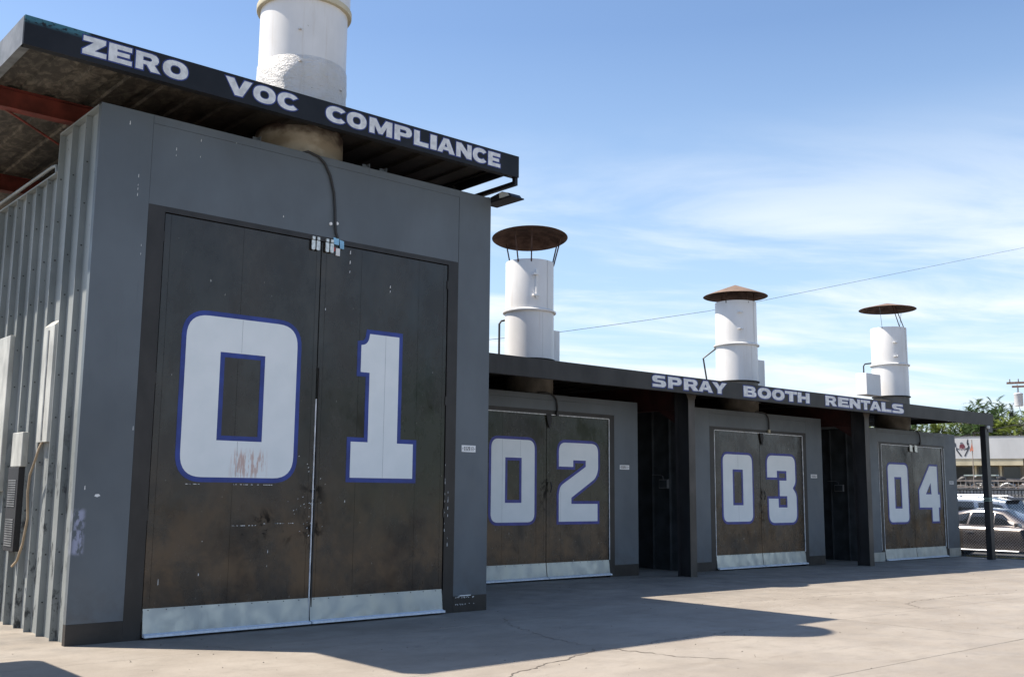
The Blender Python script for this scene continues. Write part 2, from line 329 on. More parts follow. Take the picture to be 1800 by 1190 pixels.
# ------------------------------------------------------------------ mesh helpers
WL = {}                                         # world location of each root
class MB:
    def __init__(s): s.v = []; s.f = []
    def add(s, vs, fs):
        o = len(s.v); s.v += [tuple(v) for v in vs]; s.f += [tuple(i+o for i in f) for f in fs]; return s
    def box(s, x0, x1, y0, y1, z0, z1):
        vs = [(x, y, z) for z in (z0, z1) for y in (y0, y1) for x in (x0, x1)]
        return s.add(vs, [(0, 2, 3, 1), (4, 5, 7, 6), (0, 1, 5, 4), (2, 6, 7, 3), (0, 4, 6, 2), (1, 3, 7, 5)])
    def obox(s, c, ax, ay, az):                  # oriented box, half-axis vectors
        c = Vector(c); vs = [c+ax*i+ay*j+az*k for k in (-1, 1) for j in (-1, 1) for i in (-1, 1)]
        return s.add(vs, [(0, 2, 3, 1), (4, 5, 7, 6), (0, 1, 5, 4), (2, 6, 7, 3), (0, 4, 6, 2), (1, 3, 7, 5)])
    def slab(s, loops, y0, y1, frame=None):      # x-z outline(s) (first outer, rest holes) from y0 (front) to y1 (back)
        tri = tessellate_polygon([[Vector((x, z, 0)) for x, z in l] for l in loops]); flat = [p for l in loops for p in l]
        P = (lambda x, y, z: (x, y, z)) if frame is None else frame
        o = len(s.v); n = len(flat)
        s.v += [P(x, y0, z) for x, z in flat]+[P(x, y1, z) for x, z in flat]
        for t in tri:
            a, b, c = (flat[i] for i in t); ar = (b[0]-a[0])*(c[1]-a[1])-(b[1]-a[1])*(c[0]-a[0])
            t = t if ar > 0 else (t[0], t[2], t[1])
            s.f.append(tuple(o+i for i in t)); s.f.append(tuple(o+n+i for i in reversed(t)))
        k = 0
        for li, l in enumerate(loops):
            A = sum(l[i][0]*l[(i+1) % len(l)][1]-l[(i+1) % len(l)][0]*l[i][1] for i in range(len(l)))
            ccw = (A > 0) == (li == 0)
            for i in range(len(l)):
                a, b = o+k+i, o+k+(i+1) % len(l)
                s.f.append((a, a+n, b+n, b) if ccw else (a, b, b+n, a+n))
            k += len(l)
        return s
    def prism(s, poly, y0, y1): return s.slab([poly], y0, y1)
    def extr(s, pts, axis, a0, a1):              # closed 2-D profile extruded along an axis
        n = len(pts)
        def P(p, a): return (a, p[0], p[1]) if axis == 'x' else ((p[0], a, p[1]) if axis == 'y' else (p[0], p[1], a))
        tri = tessellate_polygon([[Vector((p[0], p[1], 0)) for p in pts]])
        vs = [P(p, a0) for p in pts]+[P(p, a1) for p in pts]
        fs = [tuple(t) for t in tri]+[tuple(n+i for i in reversed(t)) for t in tri]+[(i, (i+1) % n, n+(i+1) % n, n+i) for i in range(n)]
        return s.add(vs, fs)
    def tube(s, pts, r, n=6, caps=True):
        pts = [Vector(p) for p in pts]; o = len(s.v); up0 = None
        for i, p in enumerate(pts):
            d = (pts[min(i+1, len(pts)-1)]-pts[max(i-1, 0)]).normalized()
            if up0 is None: up0 = Vector((0, 0, 1)) if abs(d.z) < .9 else Vector((1, 0, 0))
            a = d.cross(up0).normalized(); b = a.cross(d).normalized(); up0 = b
            rr = r[i] if isinstance(r, (list, tuple)) else r
            s.v += [tuple(p+(a*math.cos(2*math.pi*k/n)+b*math.sin(2*math.pi*k/n))*rr) for k in range(n)]
        for i in range(len(pts)-1):
            for k in range(n):
                a = o+i*n+k; b = o+i*n+(k+1) % n; s.f.append((a, b, b+n, a+n))
        if caps: s.f.append(tuple(o+k for k in range(n))[::-1]); s.f.append(tuple(o+(len(pts)-1)*n+k for k in range(n)))
        return s
    def lathe(s, cx, cy, prof, n=48, mat=None):
        o = len(s.v)
        for r, z in prof:
            for k in range(n):
                a = 2*math.pi*k/n; p = Vector((r*math.cos(a), r*math.sin(a), z))
                if mat is not None: p = mat @ p
                s.v.append((cx+p.x, cy+p.y, p.z))
        for i in range(len(prof)-1):
            for k in range(n):
                a = o+i*n+k; b = o+i*n+(k+1) % n; s.f.append((a, b, b+n, a+n))
        return s
    def build(s, name, mat, parent=None, smooth=0, bevel=0, mat2=None, sel=None):
        me = bpy.data.meshes.new(name); L = WL.get(parent.name, Vector()) if parent else Vector()
        me.from_pydata([tuple(Vector(v)-L) for v in s.v], [], s.f); me.materials.append(mat)
        if mat2:
            me.materials.append(mat2)
            for p in me.polygons:
                if sel(p): p.material_index = 1
        bm = bmesh.new(); bm.from_mesh(me); bmesh.ops.recalc_face_normals(bm, faces=bm.faces); bm.to_mesh(me); bm.free()
        if smooth:
            for p in me.polygons: p.use_smooth = True
            me.set_sharp_from_angle(angle=R(smooth))
        o = bpy.data.objects.new(name, me); COL.objects.link(o)
        if parent: o.parent = parent
        WL[o.name] = L
        if bevel:
            b = o.modifiers.new('bevel', 'BEVEL'); b.width = bevel; b.segments = 2; b.limit_method = 'ANGLE'; b.angle_limit = R(40)
        return o
def thing(name, label, cat, loc=(0, 0, 0), group=None):
    o = bpy.data.objects.new(name, None); COL.objects.link(o); o.location = loc; o.empty_display_size = .3
    WL[o.name] = Vector(loc); o['label'] = label; o['category'] = cat
    if group: o['group'] = group
    return o
def tag(o, label=None, cat=None, group=None, kind=None):
    for k, v in (('label', label), ('category', cat), ('group', group), ('kind', kind)):
        if v: o[k] = v
    return o
def box(name, mat, parent, *b, bevel=0): return MB().box(*b).build(name, mat, parent, bevel=bevel)
def offset(loop, d, outer=True):
    n = len(loop); A = sum(loop[i][0]*loop[(i+1) % n][1]-loop[(i+1) % n][0]*loop[i][1] for i in range(n))
    sgn = (1 if A > 0 else -1)*(1 if outer else -1); out = []
    for i in range(n):
        p0, p, p1 = (Vector(loop[j % n]) for j in (i-1, i, i+1))
        a = (p-p0).normalized(); b = (p1-p).normalized()
        na = Vector((a.y, -a.x))*sgn; nb = Vector((b.y, -b.x))*sgn; m = (na+nb)
        if m.length < 1e-6: m = na
        m.normalize(); k = min(1/max(m.dot(na), .3), 1.6); q = p+m*d*k; out.append((q.x, q.y))
    return out
def fillet(poly, n=6):                            # poly of (x, z, r)
    out = []; N = len(poly)
    for i in range(N):
        x, z, r = poly[i]
        if not r: out.append((x, z)); continue
        p = Vector((x, z)); a = (Vector(poly[i-1][:2])-p); b = (Vector(poly[(i+1) % N][:2])-p); r = min(r, a.length*.5, b.length*.5)
        A = p+a.normalized()*r; B = p+b.normalized()*r
        for k in range(n+1):
            t = k/n; q = A*(1-t)**2+p*2*t*(1-t)+B*t*t; q = q*.8+(A*(1-t)+B*t)*.2*1 if False else q
            out.append((q.x, q.y))
    return out

# ------------------------------------------------------------------ ground
def gz(x): return -.1*min(max((x-13)/15, 0), 1)
g = MB(); s_ = 1500; g.add([(-s_, -s_, -.32), (s_, -s_, -.32), (s_, s_, -.32), (-s_, s_, -.32)], [(0, 1, 2, 3)])
ground = tag(g.build('ground', M['earth']), kind='structure')
g = MB()
ys = [-40, 40]
xs = [-30, 13]+[13+1.5*i for i in range(1, 11)]+[30.3]
for i in range(len(xs)-1):
    a, b = xs[i], xs[i+1]; o = len(g.v)
    for x in (a, b):
        for y in (-26, 30): g.v.append((x, y, gz(x)-.02))
    g.f.append((o, o+2, o+3, o+1))
pav = tag(g.build('concrete_lot', M['joint']), kind='structure')
rows = [-26, -12, -6.5, -2, .6, 3.15, 5.52, 7.88, 10.35, 14, 22, 30]
rnd = random.Random(4)
cols = [[-30, -8, 4.2, 20.1, 30.3], [-30, -4, 12.72, 30.3], [-30, 0, 14.4, 24, 30.3]]
for j in range(len(rows)-1):
    cs = cols[1] if rows[j+1] == 7.88 or rows[j] == 7.88 else cols[0 if j % 2 else 2]
    for k in range(len(cs)-1):
        x0, x1, y0, y1 = cs[k]+.004, cs[k+1]-.004, rows[j]+.004, rows[j+1]-.004
        nx = max(1, int((x1-x0)/1.5)); m = MB(); o = 0
        for i in range(nx+1):
            x = x0+(x1-x0)*i/nx
            m.v += [(x, y0, gz(x)-.03), (x, y0, gz(x)-.002), (x, y0+.006, gz(x)), (x, y1-.006, gz(x)), (x, y1, gz(x)-.002), (x, y1, gz(x)-.03)]
        for i in range(nx):
            for q in range(5): a = i*6+q; m.f.append((a, a+6, a+7, a+1))
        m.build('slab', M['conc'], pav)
def crack(pts, w, seed, z=.0035):
    rr = random.Random(seed); P = []
    for i in range(len(pts)-1):
        a, b = Vector(pts[i]), Vector(pts[i+1]); n = max(3, int((b-a).length/.06)); d = (b-a).normalized(); q = Vector((-d.y, d.x))
        for k in range(n): t = k/n; P.append(a.lerp(b, t)+q*rr.uniform(-.035, .035))
    m = MB(); n = len(P)
    for i, p in enumerate(P):
        d = (P[min(i+1, n-1)]-P[max(i-1, 0)]).normalized(); q = Vector((-d.y, d.x)); ww = w*rr.uniform(.25, 1.5)*min(1, (i+1)/6, (n-i)/6)
        m.v += [(p.x+q.x*ww, p.y+q.y*ww, gz(p.x)+z), (p.x-q.x*ww, p.y-q.y*ww, gz(p.x)+z)]
        if i: a = 2*i; m.f.append((a-2, a-1, a+1, a))
    m.build('crack', M['crack'], pav)
crack([(9.25, 10.8), (8.75, 10.05), (8.6, 9.5), (8.4, 9.0), (8.3, 8.4), (8.32, 8.1)], .006, 1)
crack([(8.32, 8.1), (7.95, 7.9), (7.4, 7.72), (6.8, 7.52), (6.4, 7.38), (6.0, 6.9)], .009, 2)
crack([(8.32, 8.1), (8.42, 7.6), (8.5, 7.1), (8.9, 6.6)], .010, 3)
crack([(8.6, 7.9), (9.4, 8.05), (10.3, 8.02), (11.2, 7.9)], .006, 5)
crack([(15.0, 7.95), (15.3, 8.2), (15.5, 8.45), (16.2, 8.62), (17.6, 8.62), (19.2, 8.35)], .007, 6)
crack([(14.85, 8.3), (15.0, 8.05), (15.35, 7.9)], .012, 7)
crack([(4.9, 10.9), (5.3, 10.2), (6.0, 9.7)], .004, 9)
crack([(12.9, 10.2), (15.0, 9.9), (17.5, 9.9)], .004, 10)
crack([(10.0, 4.1), (11.5, 4.9), (13.5, 4.9)], .004, 11)

bw = MB().box(-30, 28, 30.1, 30.3, -.3, 2.1).build('wall', M['stone']); bw['label'] = 'grey block wall closing the yard far behind the booths'; bw['category'] = 'wall'
# ------------------------------------------------------------------ numerals
def zero(x0, x1, z0, z1, hx0, hx1, hz0, hz1, r): return [fillet([(x0, z0, r), (x1, z0, r), (x1, z1, r), (x0, z1, r)], 8), [(hx0, hz0), (hx1, hz0), (hx1, hz1), (hx0, hz1)]]
def paint_on(loops, yf, mats, parent, d, nm='numeral', ol=None):
    o = ol or [offset(loops[0], d)]+[offset(l, d, False) for l in loops[1:]]
    MB().slab(o, yf-.003, yf+.001).build(nm+'_outline', mats[1], parent)
    MB().slab(loops, yf-.0055, yf+.001).build(nm, mats[0], parent)
ONE1 = fillet([(7.56, 2.28, 0), (7.30, 2.28, 0), (7.30, 1.815, 0), (8.29, 1.815, 0), (8.29, 2.28, 0), (8.025, 2.28, 0), (8.025, 3.72, 0), (7.55, 3.72, 0), (7.535, 3.63, .06), (7.49, 3.575, .05), (7.42, 3.56, 0), (7.42, 3.2, 0), (7.56, 3.2, 0)])
TWO = fillet([(14.05, 2.15, 0), (14.44, 2.15, 0), (14.44, 2.28, 0), (14.79, 2.28, 0), (14.79, 2.16, 0), (14.10, 1.78, .12), (14.05, 1.66, .1), (14.05, 1.09, 0), (15.12, 1.09, 0), (15.12, 1.43, 0), (14.39, 1.43, 0), (14.39, 1.55, 0), (15.06, 1.93, .12), (15.14, 2.08, .12), (15.14, 2.62, .18), (14.05, 2.62, .18)])
THREE = fillet([(20.88, 2.05, 0), (20.88, 2.57, .2), (22.03, 2.57, .2), (22.03, 1.92, .12), (21.91, 1.80, .02), (22.06, 1.66, .12), (22.06, .98, .22), (20.92, .98, .22), (20.92, 1.55, 0), (21.31, 1.55, 0), (21.31, 1.34, 0), (21.67, 1.34, 0), (21.67, 1.61, 0), (21.37, 1.61, 0), (21.37, 1.98, 0), (21.66, 1.98, 0), (21.66, 2.21, 0), (21.27, 2.21, 0), (21.27, 2.05, 0)])
FOUR = [[(28.72, 2.49), (29.15, 2.49), (29.15, 1.69), (29.25, 1.69), (29.25, 1.32), (29.16, 1.32), (29.16, .93), (28.79, .93), (28.79, 1.32), (28.08, 1.32), (28.08, 1.80)], [(28.75, 2.02), (28.78, 1.69), (28.45, 1.69)]]
SEG = {'0': 'abcdef', '1': 'bc', '2': 'abged', '3': 'abgcd', '8': 'abcdefg', '4': 'fgbc'}
def seg_digit(m, ch, x, z, w, h, y):
    t = w*.26
    B = {'a': (0, w, h-t, h), 'g': (0, w, h/2-t/2, h/2+t/2), 'd': (0, w, 0, t), 'f': (0, t, h/2, h), 'b': (w-t, w, h/2, h), 'e': (0, t, 0, h/2), 'c': (w-t, w, 0, h/2)}
    for k in SEG[ch]:
        a, b, c, d = B[k]; m.box(x+a, x+b, y-.002, y, z+c+.0003, z+d-.0003)

# ------------------------------------------------------------------ booths
def kick(x0, x1, z0, z1, yf, parent, out=.035):
    k = MB().extr([(yf-.004, z1), (yf-out, z0+.035), (yf-out, z0+.02), (yf-.002, z0+.02)], 'x', x0, x1).build('kick_plate', M['galv'], parent)
    sc = MB(); q = x0+.06
    while q < x1-.03: sc.box(q-.005, q+.005, yf-.011, yf-.004, z1-.022, z1-.012); q += .21
    sc = sc.build('screws', M['ink'], parent); sc['kind'] = 'stuff'
    MB().extr([(yf-out+.002, z0+.034), (yf-out-.065, z0+.020), (yf-out-.065, z0-.004), (yf-out+.002, z0-.004)], 'x', x0, x1).build('kick_plate_lip', M['lip'], parent)
    return k
def plate_stuff(o): o['kind'] = 'stuff'; return o
def booth(bx0, bx1, D, H, back, fx0, fx1, ftop, dx0, dxm, dx1, dtop, z0, kz, skirt, label, seals, plate, group, sidemat, fin_d=.1, panels=((.08, .5),)):
    b = thing('spray_booth', label, 'spray booth', ((bx0+bx1)/2, D, z0-.0), group)
    T = .08
    # front wall panels round the doorway, with seams between
    box('wall_panel', M['wall'], b, bx0, fx0-.002, D, D+T, skirt+z0, H)
    box('wall_panel', M['wall'], b, fx1+.002, bx1, D, D+T, skirt+z0, H)
    xm = (fx0+fx1)/2
    box('wall_panel', M['wall'], b, fx0+.001, fx1-.001, D, D+T, ftop+.002, H-.10)
    box('top_trim', M['wall'], b, fx0+.001, fx1-.001, D-.003, D+T, H-.097, H)
    box('base_trim', M['skirt'], b, bx0, fx0-.002, D-.004, D+T, z0-.02, skirt+z0-.002)
    box('base_trim', M['skirt'], b, fx1+.002, bx1, D-.004, D+T, z0-.02, skirt+z0-.002)
    fr = MB().box(fx0, dx0-.012, D-.002, D+T+.02, z0-.02, ftop).box(dx1+.012, fx1, D-.002, D+T+.02, z0-.02, ftop).box(dx0-.012, dx1+.012, D-.002, D+T+.02, dtop+.012, ftop)
    fr.build('door_frame', M['frame'], b)
    if bx0 < 4:        # the rear part steps down
        MB().box(bx0+.115, bx1-.01, D+T+.03, 13.0, z0-.02, H-.015).box(bx0+.115, bx1-.01, 13.001, back, z0-.02, 5.5).build('booth_body', sidemat, b)
        box('roof_cap', M['wall'], b, bx0, bx1, D+.001, 13.0, H-.012, H+.004)
        box('roof_cap', M['wall'], b, bx0+.02, bx1, 13.001, back, 5.502, 5.512)
    else:
        MB().box(bx0+.01, bx1-.01, D+T+.03, back, z0-.02, H-.015).build('booth_body', sidemat, b)
        box('roof_cap', M['wall'], b, bx0, bx1, D+.001, back, H-.012, H+.004)
    # door leaves
    yf = D+.012
    for (a, c, side) in ((dx0, dxm-.006, 0), (dxm+.006, dx1, 1)):
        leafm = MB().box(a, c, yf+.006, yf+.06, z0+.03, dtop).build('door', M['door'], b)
        # flat sheets on the leaf: narrow stile sheets and wide ones, seams between them
        cuts = [a, a+.075]+[a+(c-a)*p for p in (panels[side])]+[c-.06, c]
        for i in range(len(cuts)-1):
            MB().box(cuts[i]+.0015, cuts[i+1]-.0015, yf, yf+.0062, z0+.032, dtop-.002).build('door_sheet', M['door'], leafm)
        kick(a+.004, c-.004, z0+.03, z0+kz, yf, leafm)
        hx = a-.004 if side == 0 else c+.004
        for hz in (z0+.25, z0+(dtop-z0)*.28, z0+(dtop-z0)*.6, dtop-.28):
            MB().tube([(hx, yf-.006, hz-.06), (hx, yf-.006, hz+.06)], .011, 8).build('hinge', M['frame'], leafm)
        if side == 0: L = leafm
        else: Rr = leafm
    box('meeting_gap', M['gap'], b, dxm-.03, dxm+.03, yf+.062, yf+.07, z0+.03, dtop)
    if seals:
        sm = MB()
        for q in seals: sm.box(*q)
        sm.build('door_seal', M['seal'], b)
    if plate:
        px0, px1, pz0, pz1, txt = plate
        pl = MB().box(px0, px1, D-.006, D, pz0, pz1).build('number_plate', M['whitep'], b)
        m = MB(); w = (px1-px0); dw = w*.085; n = len(txt)
        for i, chh in enumerate(txt): seg_digit(m, chh, px0+w*.16+i*w*.118, pz0+(pz1-pz0)*.22, dw, (pz1-pz0)*.56, D-.006)
        m.box(px0+w*.05, px0+w*.09, D-.008, D-.006, (pz0+pz1)/2-.006, (pz0+pz1)/2+.006).box(px1-w*.09, px1-w*.05, D-.008, D-.006, (pz0+pz1)/2-.006, (pz0+pz1)/2+.006)
        plate_stuff(m.build('plate_number', M['ink'], pl))
    return b, L, Rr
G = 'dark double-door spray booths in a row'
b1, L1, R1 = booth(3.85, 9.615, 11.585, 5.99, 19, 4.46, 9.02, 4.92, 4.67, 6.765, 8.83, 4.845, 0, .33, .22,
    'tallest grey spray booth, dark double doors numbered 01', [(6.757, 6.770, 11.584, 11.60, .06, 2.8)], (9.13, 9.38, 2.205, 2.30, '032813'), G, M['sidedark'], panels=((.48,), (.30, .76)))  # centre strip: bent metal door edge, its catch of light painted white
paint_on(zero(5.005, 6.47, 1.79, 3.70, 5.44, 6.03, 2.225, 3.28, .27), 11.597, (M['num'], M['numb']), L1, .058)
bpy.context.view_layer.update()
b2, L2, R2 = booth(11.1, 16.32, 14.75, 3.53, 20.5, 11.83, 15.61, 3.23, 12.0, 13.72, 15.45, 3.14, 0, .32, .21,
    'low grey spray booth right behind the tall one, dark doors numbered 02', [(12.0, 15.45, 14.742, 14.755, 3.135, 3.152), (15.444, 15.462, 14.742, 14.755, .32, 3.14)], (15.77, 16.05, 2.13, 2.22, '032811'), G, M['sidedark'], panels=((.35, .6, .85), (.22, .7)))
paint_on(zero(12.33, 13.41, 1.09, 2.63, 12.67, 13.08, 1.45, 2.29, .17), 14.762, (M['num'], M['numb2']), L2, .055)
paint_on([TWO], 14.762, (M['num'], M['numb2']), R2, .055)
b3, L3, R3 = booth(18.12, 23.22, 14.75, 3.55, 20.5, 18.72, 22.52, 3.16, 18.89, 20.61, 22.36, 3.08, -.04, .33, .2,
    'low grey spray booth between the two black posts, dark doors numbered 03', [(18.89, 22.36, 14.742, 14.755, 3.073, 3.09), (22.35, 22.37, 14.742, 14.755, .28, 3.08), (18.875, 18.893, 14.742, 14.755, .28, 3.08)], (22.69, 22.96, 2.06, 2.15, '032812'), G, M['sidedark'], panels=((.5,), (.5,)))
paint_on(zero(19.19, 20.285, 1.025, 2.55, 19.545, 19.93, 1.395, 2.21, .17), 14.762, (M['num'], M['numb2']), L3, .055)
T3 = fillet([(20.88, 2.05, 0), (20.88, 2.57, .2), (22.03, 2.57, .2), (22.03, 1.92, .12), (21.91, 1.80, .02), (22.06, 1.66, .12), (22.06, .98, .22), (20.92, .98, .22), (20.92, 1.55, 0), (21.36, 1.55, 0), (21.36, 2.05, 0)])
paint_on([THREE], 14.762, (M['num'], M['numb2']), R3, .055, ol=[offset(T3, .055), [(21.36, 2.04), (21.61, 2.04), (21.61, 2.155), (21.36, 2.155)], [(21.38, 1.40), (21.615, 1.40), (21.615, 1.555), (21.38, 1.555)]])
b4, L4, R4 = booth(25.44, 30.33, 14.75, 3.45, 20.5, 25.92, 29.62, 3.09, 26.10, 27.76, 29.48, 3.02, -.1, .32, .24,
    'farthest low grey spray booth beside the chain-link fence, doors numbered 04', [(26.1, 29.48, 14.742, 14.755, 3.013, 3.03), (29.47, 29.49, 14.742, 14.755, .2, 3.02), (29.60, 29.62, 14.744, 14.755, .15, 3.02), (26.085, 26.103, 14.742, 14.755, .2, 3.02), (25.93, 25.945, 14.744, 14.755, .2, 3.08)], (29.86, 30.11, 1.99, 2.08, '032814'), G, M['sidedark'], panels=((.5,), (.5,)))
paint_on(zero(26.41, 27.46, .93, 2.495, 26.74, 27.115, 1.295, 2.15, .16), 14.762, (M['num'], M['numb2']), L4, .055)
paint_on(FOUR, 14.762, (M['num'], M['numb2']), R4, .055)
paint_on([ONE1], 11.597, (M['num'], M['numb']), R1, .058)
for a, c in ((25.45, 26.06), (29.64, 30.335)):
    MB().box(a, c, 14.735, 14.745, -.13, .15).build('base_plate', M['galv'], b4)

M['seamgrey'] = simple('seam_in_numeral', (.30, .33, .36), .6)
for L_, x, z0, z1, yf in ((L1, 5.712, 1.80, 2.22, 11.597), (L1, 5.712, 3.29, 3.69, 11.597), (R1, 7.805, 1.82, 3.71, 11.597), (L2, 12.60, 1.10, 2.62, 14.762), (L2, 13.05, 2.31, 2.62, 14.762), (R2, 14.10, 1.10, 1.66, 14.762), (L3, 19.75, 1.03, 1.39, 14.762), (L3, 19.75, 2.21, 2.54, 14.762)):
    MB().box(x-.002, x+.002, yf-.0062, yf-.0052, z0, z1).build('seam', M['seamgrey'], L_)
# details of the first booth: latches, stickers, paint drips, conduit, clips
for x in (6.66, 6.865):
    lt = MB()
    for d in (-.035, .035):
        lt.slab([fillet([(x+d-.026, 4.72, .02), (x+d+.026, 4.72, .02), (x+d+.026, 4.845, .004), (x+d-.026, 4.845, .004)], 4)], 11.555, 11.575)
        lt.box(x+d-.02, x+d+.02, 11.55, 11.58, 4.855, 4.895)
    lt.build('latch', M['steel'], b1, bevel=.003)
MB().slab([[(6.925, 4.935), (7.01, 4.925), (7.01, 4.84), (6.94, 4.845)]], 11.57, 11.578).build('sticker', M['sblue'], b1)
MB().slab([[(7.02, 4.915), (7.085, 4.905), (7.09, 4.80), (7.03, 4.80)]], 11.57, 11.578).build('sticker', M['sblue'], b1)
box('sticker', M['red'], b1, 6.93, 6.965, 11.585, 11.592, 4.755, 4.81)
box('tag', M['whitep'], b1, 6.975, 7.035, 11.58, 11.59, 4.70, 4.80)
MB().tube([(6.44, 11.62, 5.99), (6.5, 11.57, 6.005), (6.65, 11.562, 5.97), (6.75, 11.562, 5.90), (6.84, 11.562, 5.75), (6.905, 11.562, 5.53), (6.93, 11.562, 5.3), (6.94, 11.562, 5.11), (6.955, 11.562, 5.0), (6.985, 11.562, 4.93)], .017, 8).build('conduit', M['rubber'], b1, smooth=60)
for x, z in ((6.88, 5.11), (6.975, 5.13)): MB().tube([(x, 11.57, z), (x, 11.585, z)], .022, 8).build('conduit_clip', M['whitep'], b1)
for x in (5.77, 7.40, 7.68):
    MB().box(x-.05, x+.06, 11.582, 11.587+.06, 5.995, 6.0).box(x+.055, x+.06, 11.58, 11.66, 5.93, 6.055).box(x-.02, x+.055, 11.64, 11.65, 5.995, 6.05).build('roof_clip', M['wall'], b1)
MB().slab([[(4.4635, .22), (4.4665, .22), (4.4665, 4.9), (4.4635, 4.9)]], 11.5835, 11.586).build('seam', M['gap'], b1)
MB().slab([[(9.016, 4.93), (9.019, 4.93), (9.019, 5.97), (9.016, 5.97)]], 11.5835, 11.586).build('seam', M['gap'], b1)
dr = random.Random(11); m = MB()
for i in range(14):
    x = dr.uniform(3.95, 9.55); z = dr.uniform(.5, 5.9); h = dr.uniform(.01, .05)*(2.2 if dr.random() < .2 else 1); w = dr.uniform(.003, .006)
    on = 4.7 < x < 8.8 and z < 4.8; y = 11.5965 if on else 11.5845
    m.slab([[(x-w, z), (x+w, z+.003), (x+w*.6, z+h), (x-w*.5, z+h*.9)]], y-.0012, y+.001)
for x, zs_ in ((4.32, (4.98, 5.05, 5.1, 5.2)), (4.75, (5.55, 5.62)), (5.05, (5.6, 5.8)), (4.4, (4.3, 4.4)), (7.2, (4.75, 4.62, 4.5)), (8.9, (1.5, 1.55, 1.62, 1.4, 1.3, 1.0, .9)), (8.845, (2.0, 1.8, 1.75, 1.6, 1.5, 1.35, 1.2, 1.1)), (7.85, (4.32, 4.38))):
    for z in zs_: q = dr.uniform(.4, 1.1); m.slab([[(x-.003*q, z), (x+.004*q, z+.006), (x+.0025*q, z+.05*q), (x-.003*q, z+.035*q)]], 11.58, 11.5835 if not (4.7 < x < 8.83) else 11.598)
m.slab([[(4.06, 1.565), (4.09, 1.555), (4.125, 1.57), (4.105, 1.59), (4.07, 1.585)]], 11.5835, 11.586)
for i in range(26):
    x = dr.uniform(9.04, 9.4); z = dr.choice((.1, .105, .19, .195, .2)) + dr.uniform(-.005, .005); m.slab([[(x-.006, z), (x+.006, z), (x+.004, z+.01), (x-.004, z+.01)]], 11.579, 11.582)
m.slab([[(9.1, .215), (9.33, .217), (9.33, .228), (9.15, .23)]], 11.578, 11.582)
for i in range(34):        # chips round the handle area
    x = 6.7+dr.gauss(0, .13); z = dr.gauss(1.45, .3); q = dr.uniform(.4, 1.5); m.slab([[(x-.007*q, z), (x+.004*q, z+.003*q), (x+.006*q, z+.012*q), (x-.002*q, z+.007*q)]], 11.5955, 11.598)
for x0, x1, z in ((5.1, 5.25, 1.705), (5.65, 6.2, 1.705), (5.7, 6.0, 1.22), (6.1, 6.5, 1.24)):
    for i in range(14):
        x = dr.uniform(x0, x1); m.slab([[(x-.01, z), (x+.012, z+.001), (x+.01, z+.008), (x-.012, z+.007)]], 11.5955, 11.598)
tag(m.build('paint_chips', M['whitep'], b1), kind='stuff')
# handle plate between the leaves
MB().box(6.79, 6.815, 11.575, 11.597, 1.72, 1.9).build('door_handle', M['frame'], R1, bevel=.003)
MB().box(6.785, 6.80, 11.58, 11.597, .05, 3.2).build('door_edge_strip', M['frame'], R1)

# conduits on the low booths
def conduit(b, x, D, H, zb, end):
    MB().tube([(x-.45, D+.05, H+.03), (x-.3, D-.03, H+.03), (x-.12, D-.03, H), (x-.03, D-.03, H-.08), (x, D-.03, H-.2), (x, D-.03, zb)], .017, 8).build('conduit', M['rubber'], b, smooth=60)
    MB().box(x-.03, x+.035, D-.045, D-.005, zb-.05, zb+.03).build('conduit_end', end, b, bevel=.004)
conduit(b2, 13.97, 14.75, 3.53, 3.18, M['rubber']); conduit(b3, 20.95, 14.75, 3.55, 3.15, M['cream']); conduit(b4, 28.2, 14.75, 3.45, 3.12, M['rubber'])
for b, x, z in ((b2, 13.78, 3.10), (b3, 20.68, 3.02)):
    MB().slab([[(x-.09, z+.06), (x+.04, z+.06), (x+.06, z-.06), (x, z-.22), (x-.05, z-.12)]], 14.73, 14.75).build('latch_cover', M['ink'], b)
for x in (27.68, 27.95):
    MB().slab([[(x-.07, 2.88), (x+.07, 2.86), (x+.07, 3.04), (x-.07, 3.06)]], 14.725, 14.74).build('latch', M['steel'], b4)
for b, x, z in ((b2, 13.80, 1.75), (b3, 20.70, 1.62)): MB().tube([(x, 14.72, z-.1), (x, 14.70, z), (x, 14.72, z+.1)], .012, 6).build('door_handle', M['ink'], b)

# ribbed side wall of the first booth (faces the camera's left)
y = 11.665; first = True; k = 0
sid = MB()
def side_panel(b, X, y0, pitch, zt, mat, z0=0., flat=.15, dep=.072, lip=True):
    # a recessed pan with an outstanding flange along its far edge
    pr = [(X+dep, y0), (X+dep, y0+pitch-.012), (X, y0+pitch-.012), (X, y0+pitch-.001), (X+dep+.02, y0+pitch-.001), (X+dep+.02, y0)]
    m = MB(); m.extr(pr, 'z', z0, zt)
    if lip: m.box(X-.004, X+dep+.02, y0+.0015, y0+pitch-.0015, zt, zt+.018)
    return m.build('side_panel', mat, b)
ys1 = [11.668, 12.09, 12.55, 13.01]
for i in range(3): side_panel(b1, 3.85, ys1[i], ys1[i+1]-ys1[i], 5.97, M['sidemetal'])
y = 13.02
while y < 18.6: side_panel(b1, 3.86, y, .418, 5.50, M['sidemetal']); y += .419
MB().tube([(3.86, 13.06, 5.5), (3.86, 13.1, 5.60), (3.86, 13.25, 5.62), (3.86, 18.8, 5.62)], .022, 8).build('edge_pipe', M['sidemetal'], b1, smooth=50)
# bolts down the flanges
m = MB(); rb = random.Random(2)
for i, yy in enumerate(ys1[1:]+[13.02+.419*j for j in range(1, 6)]):
    for zq in range(11): z = .4+zq*.5+rb.uniform(-.05, .05); m.box(3.885, 3.90, yy-.018, yy-.011, z, z+.014)
tag(m.build('bolts', M['ink'], b1), kind='stuff')
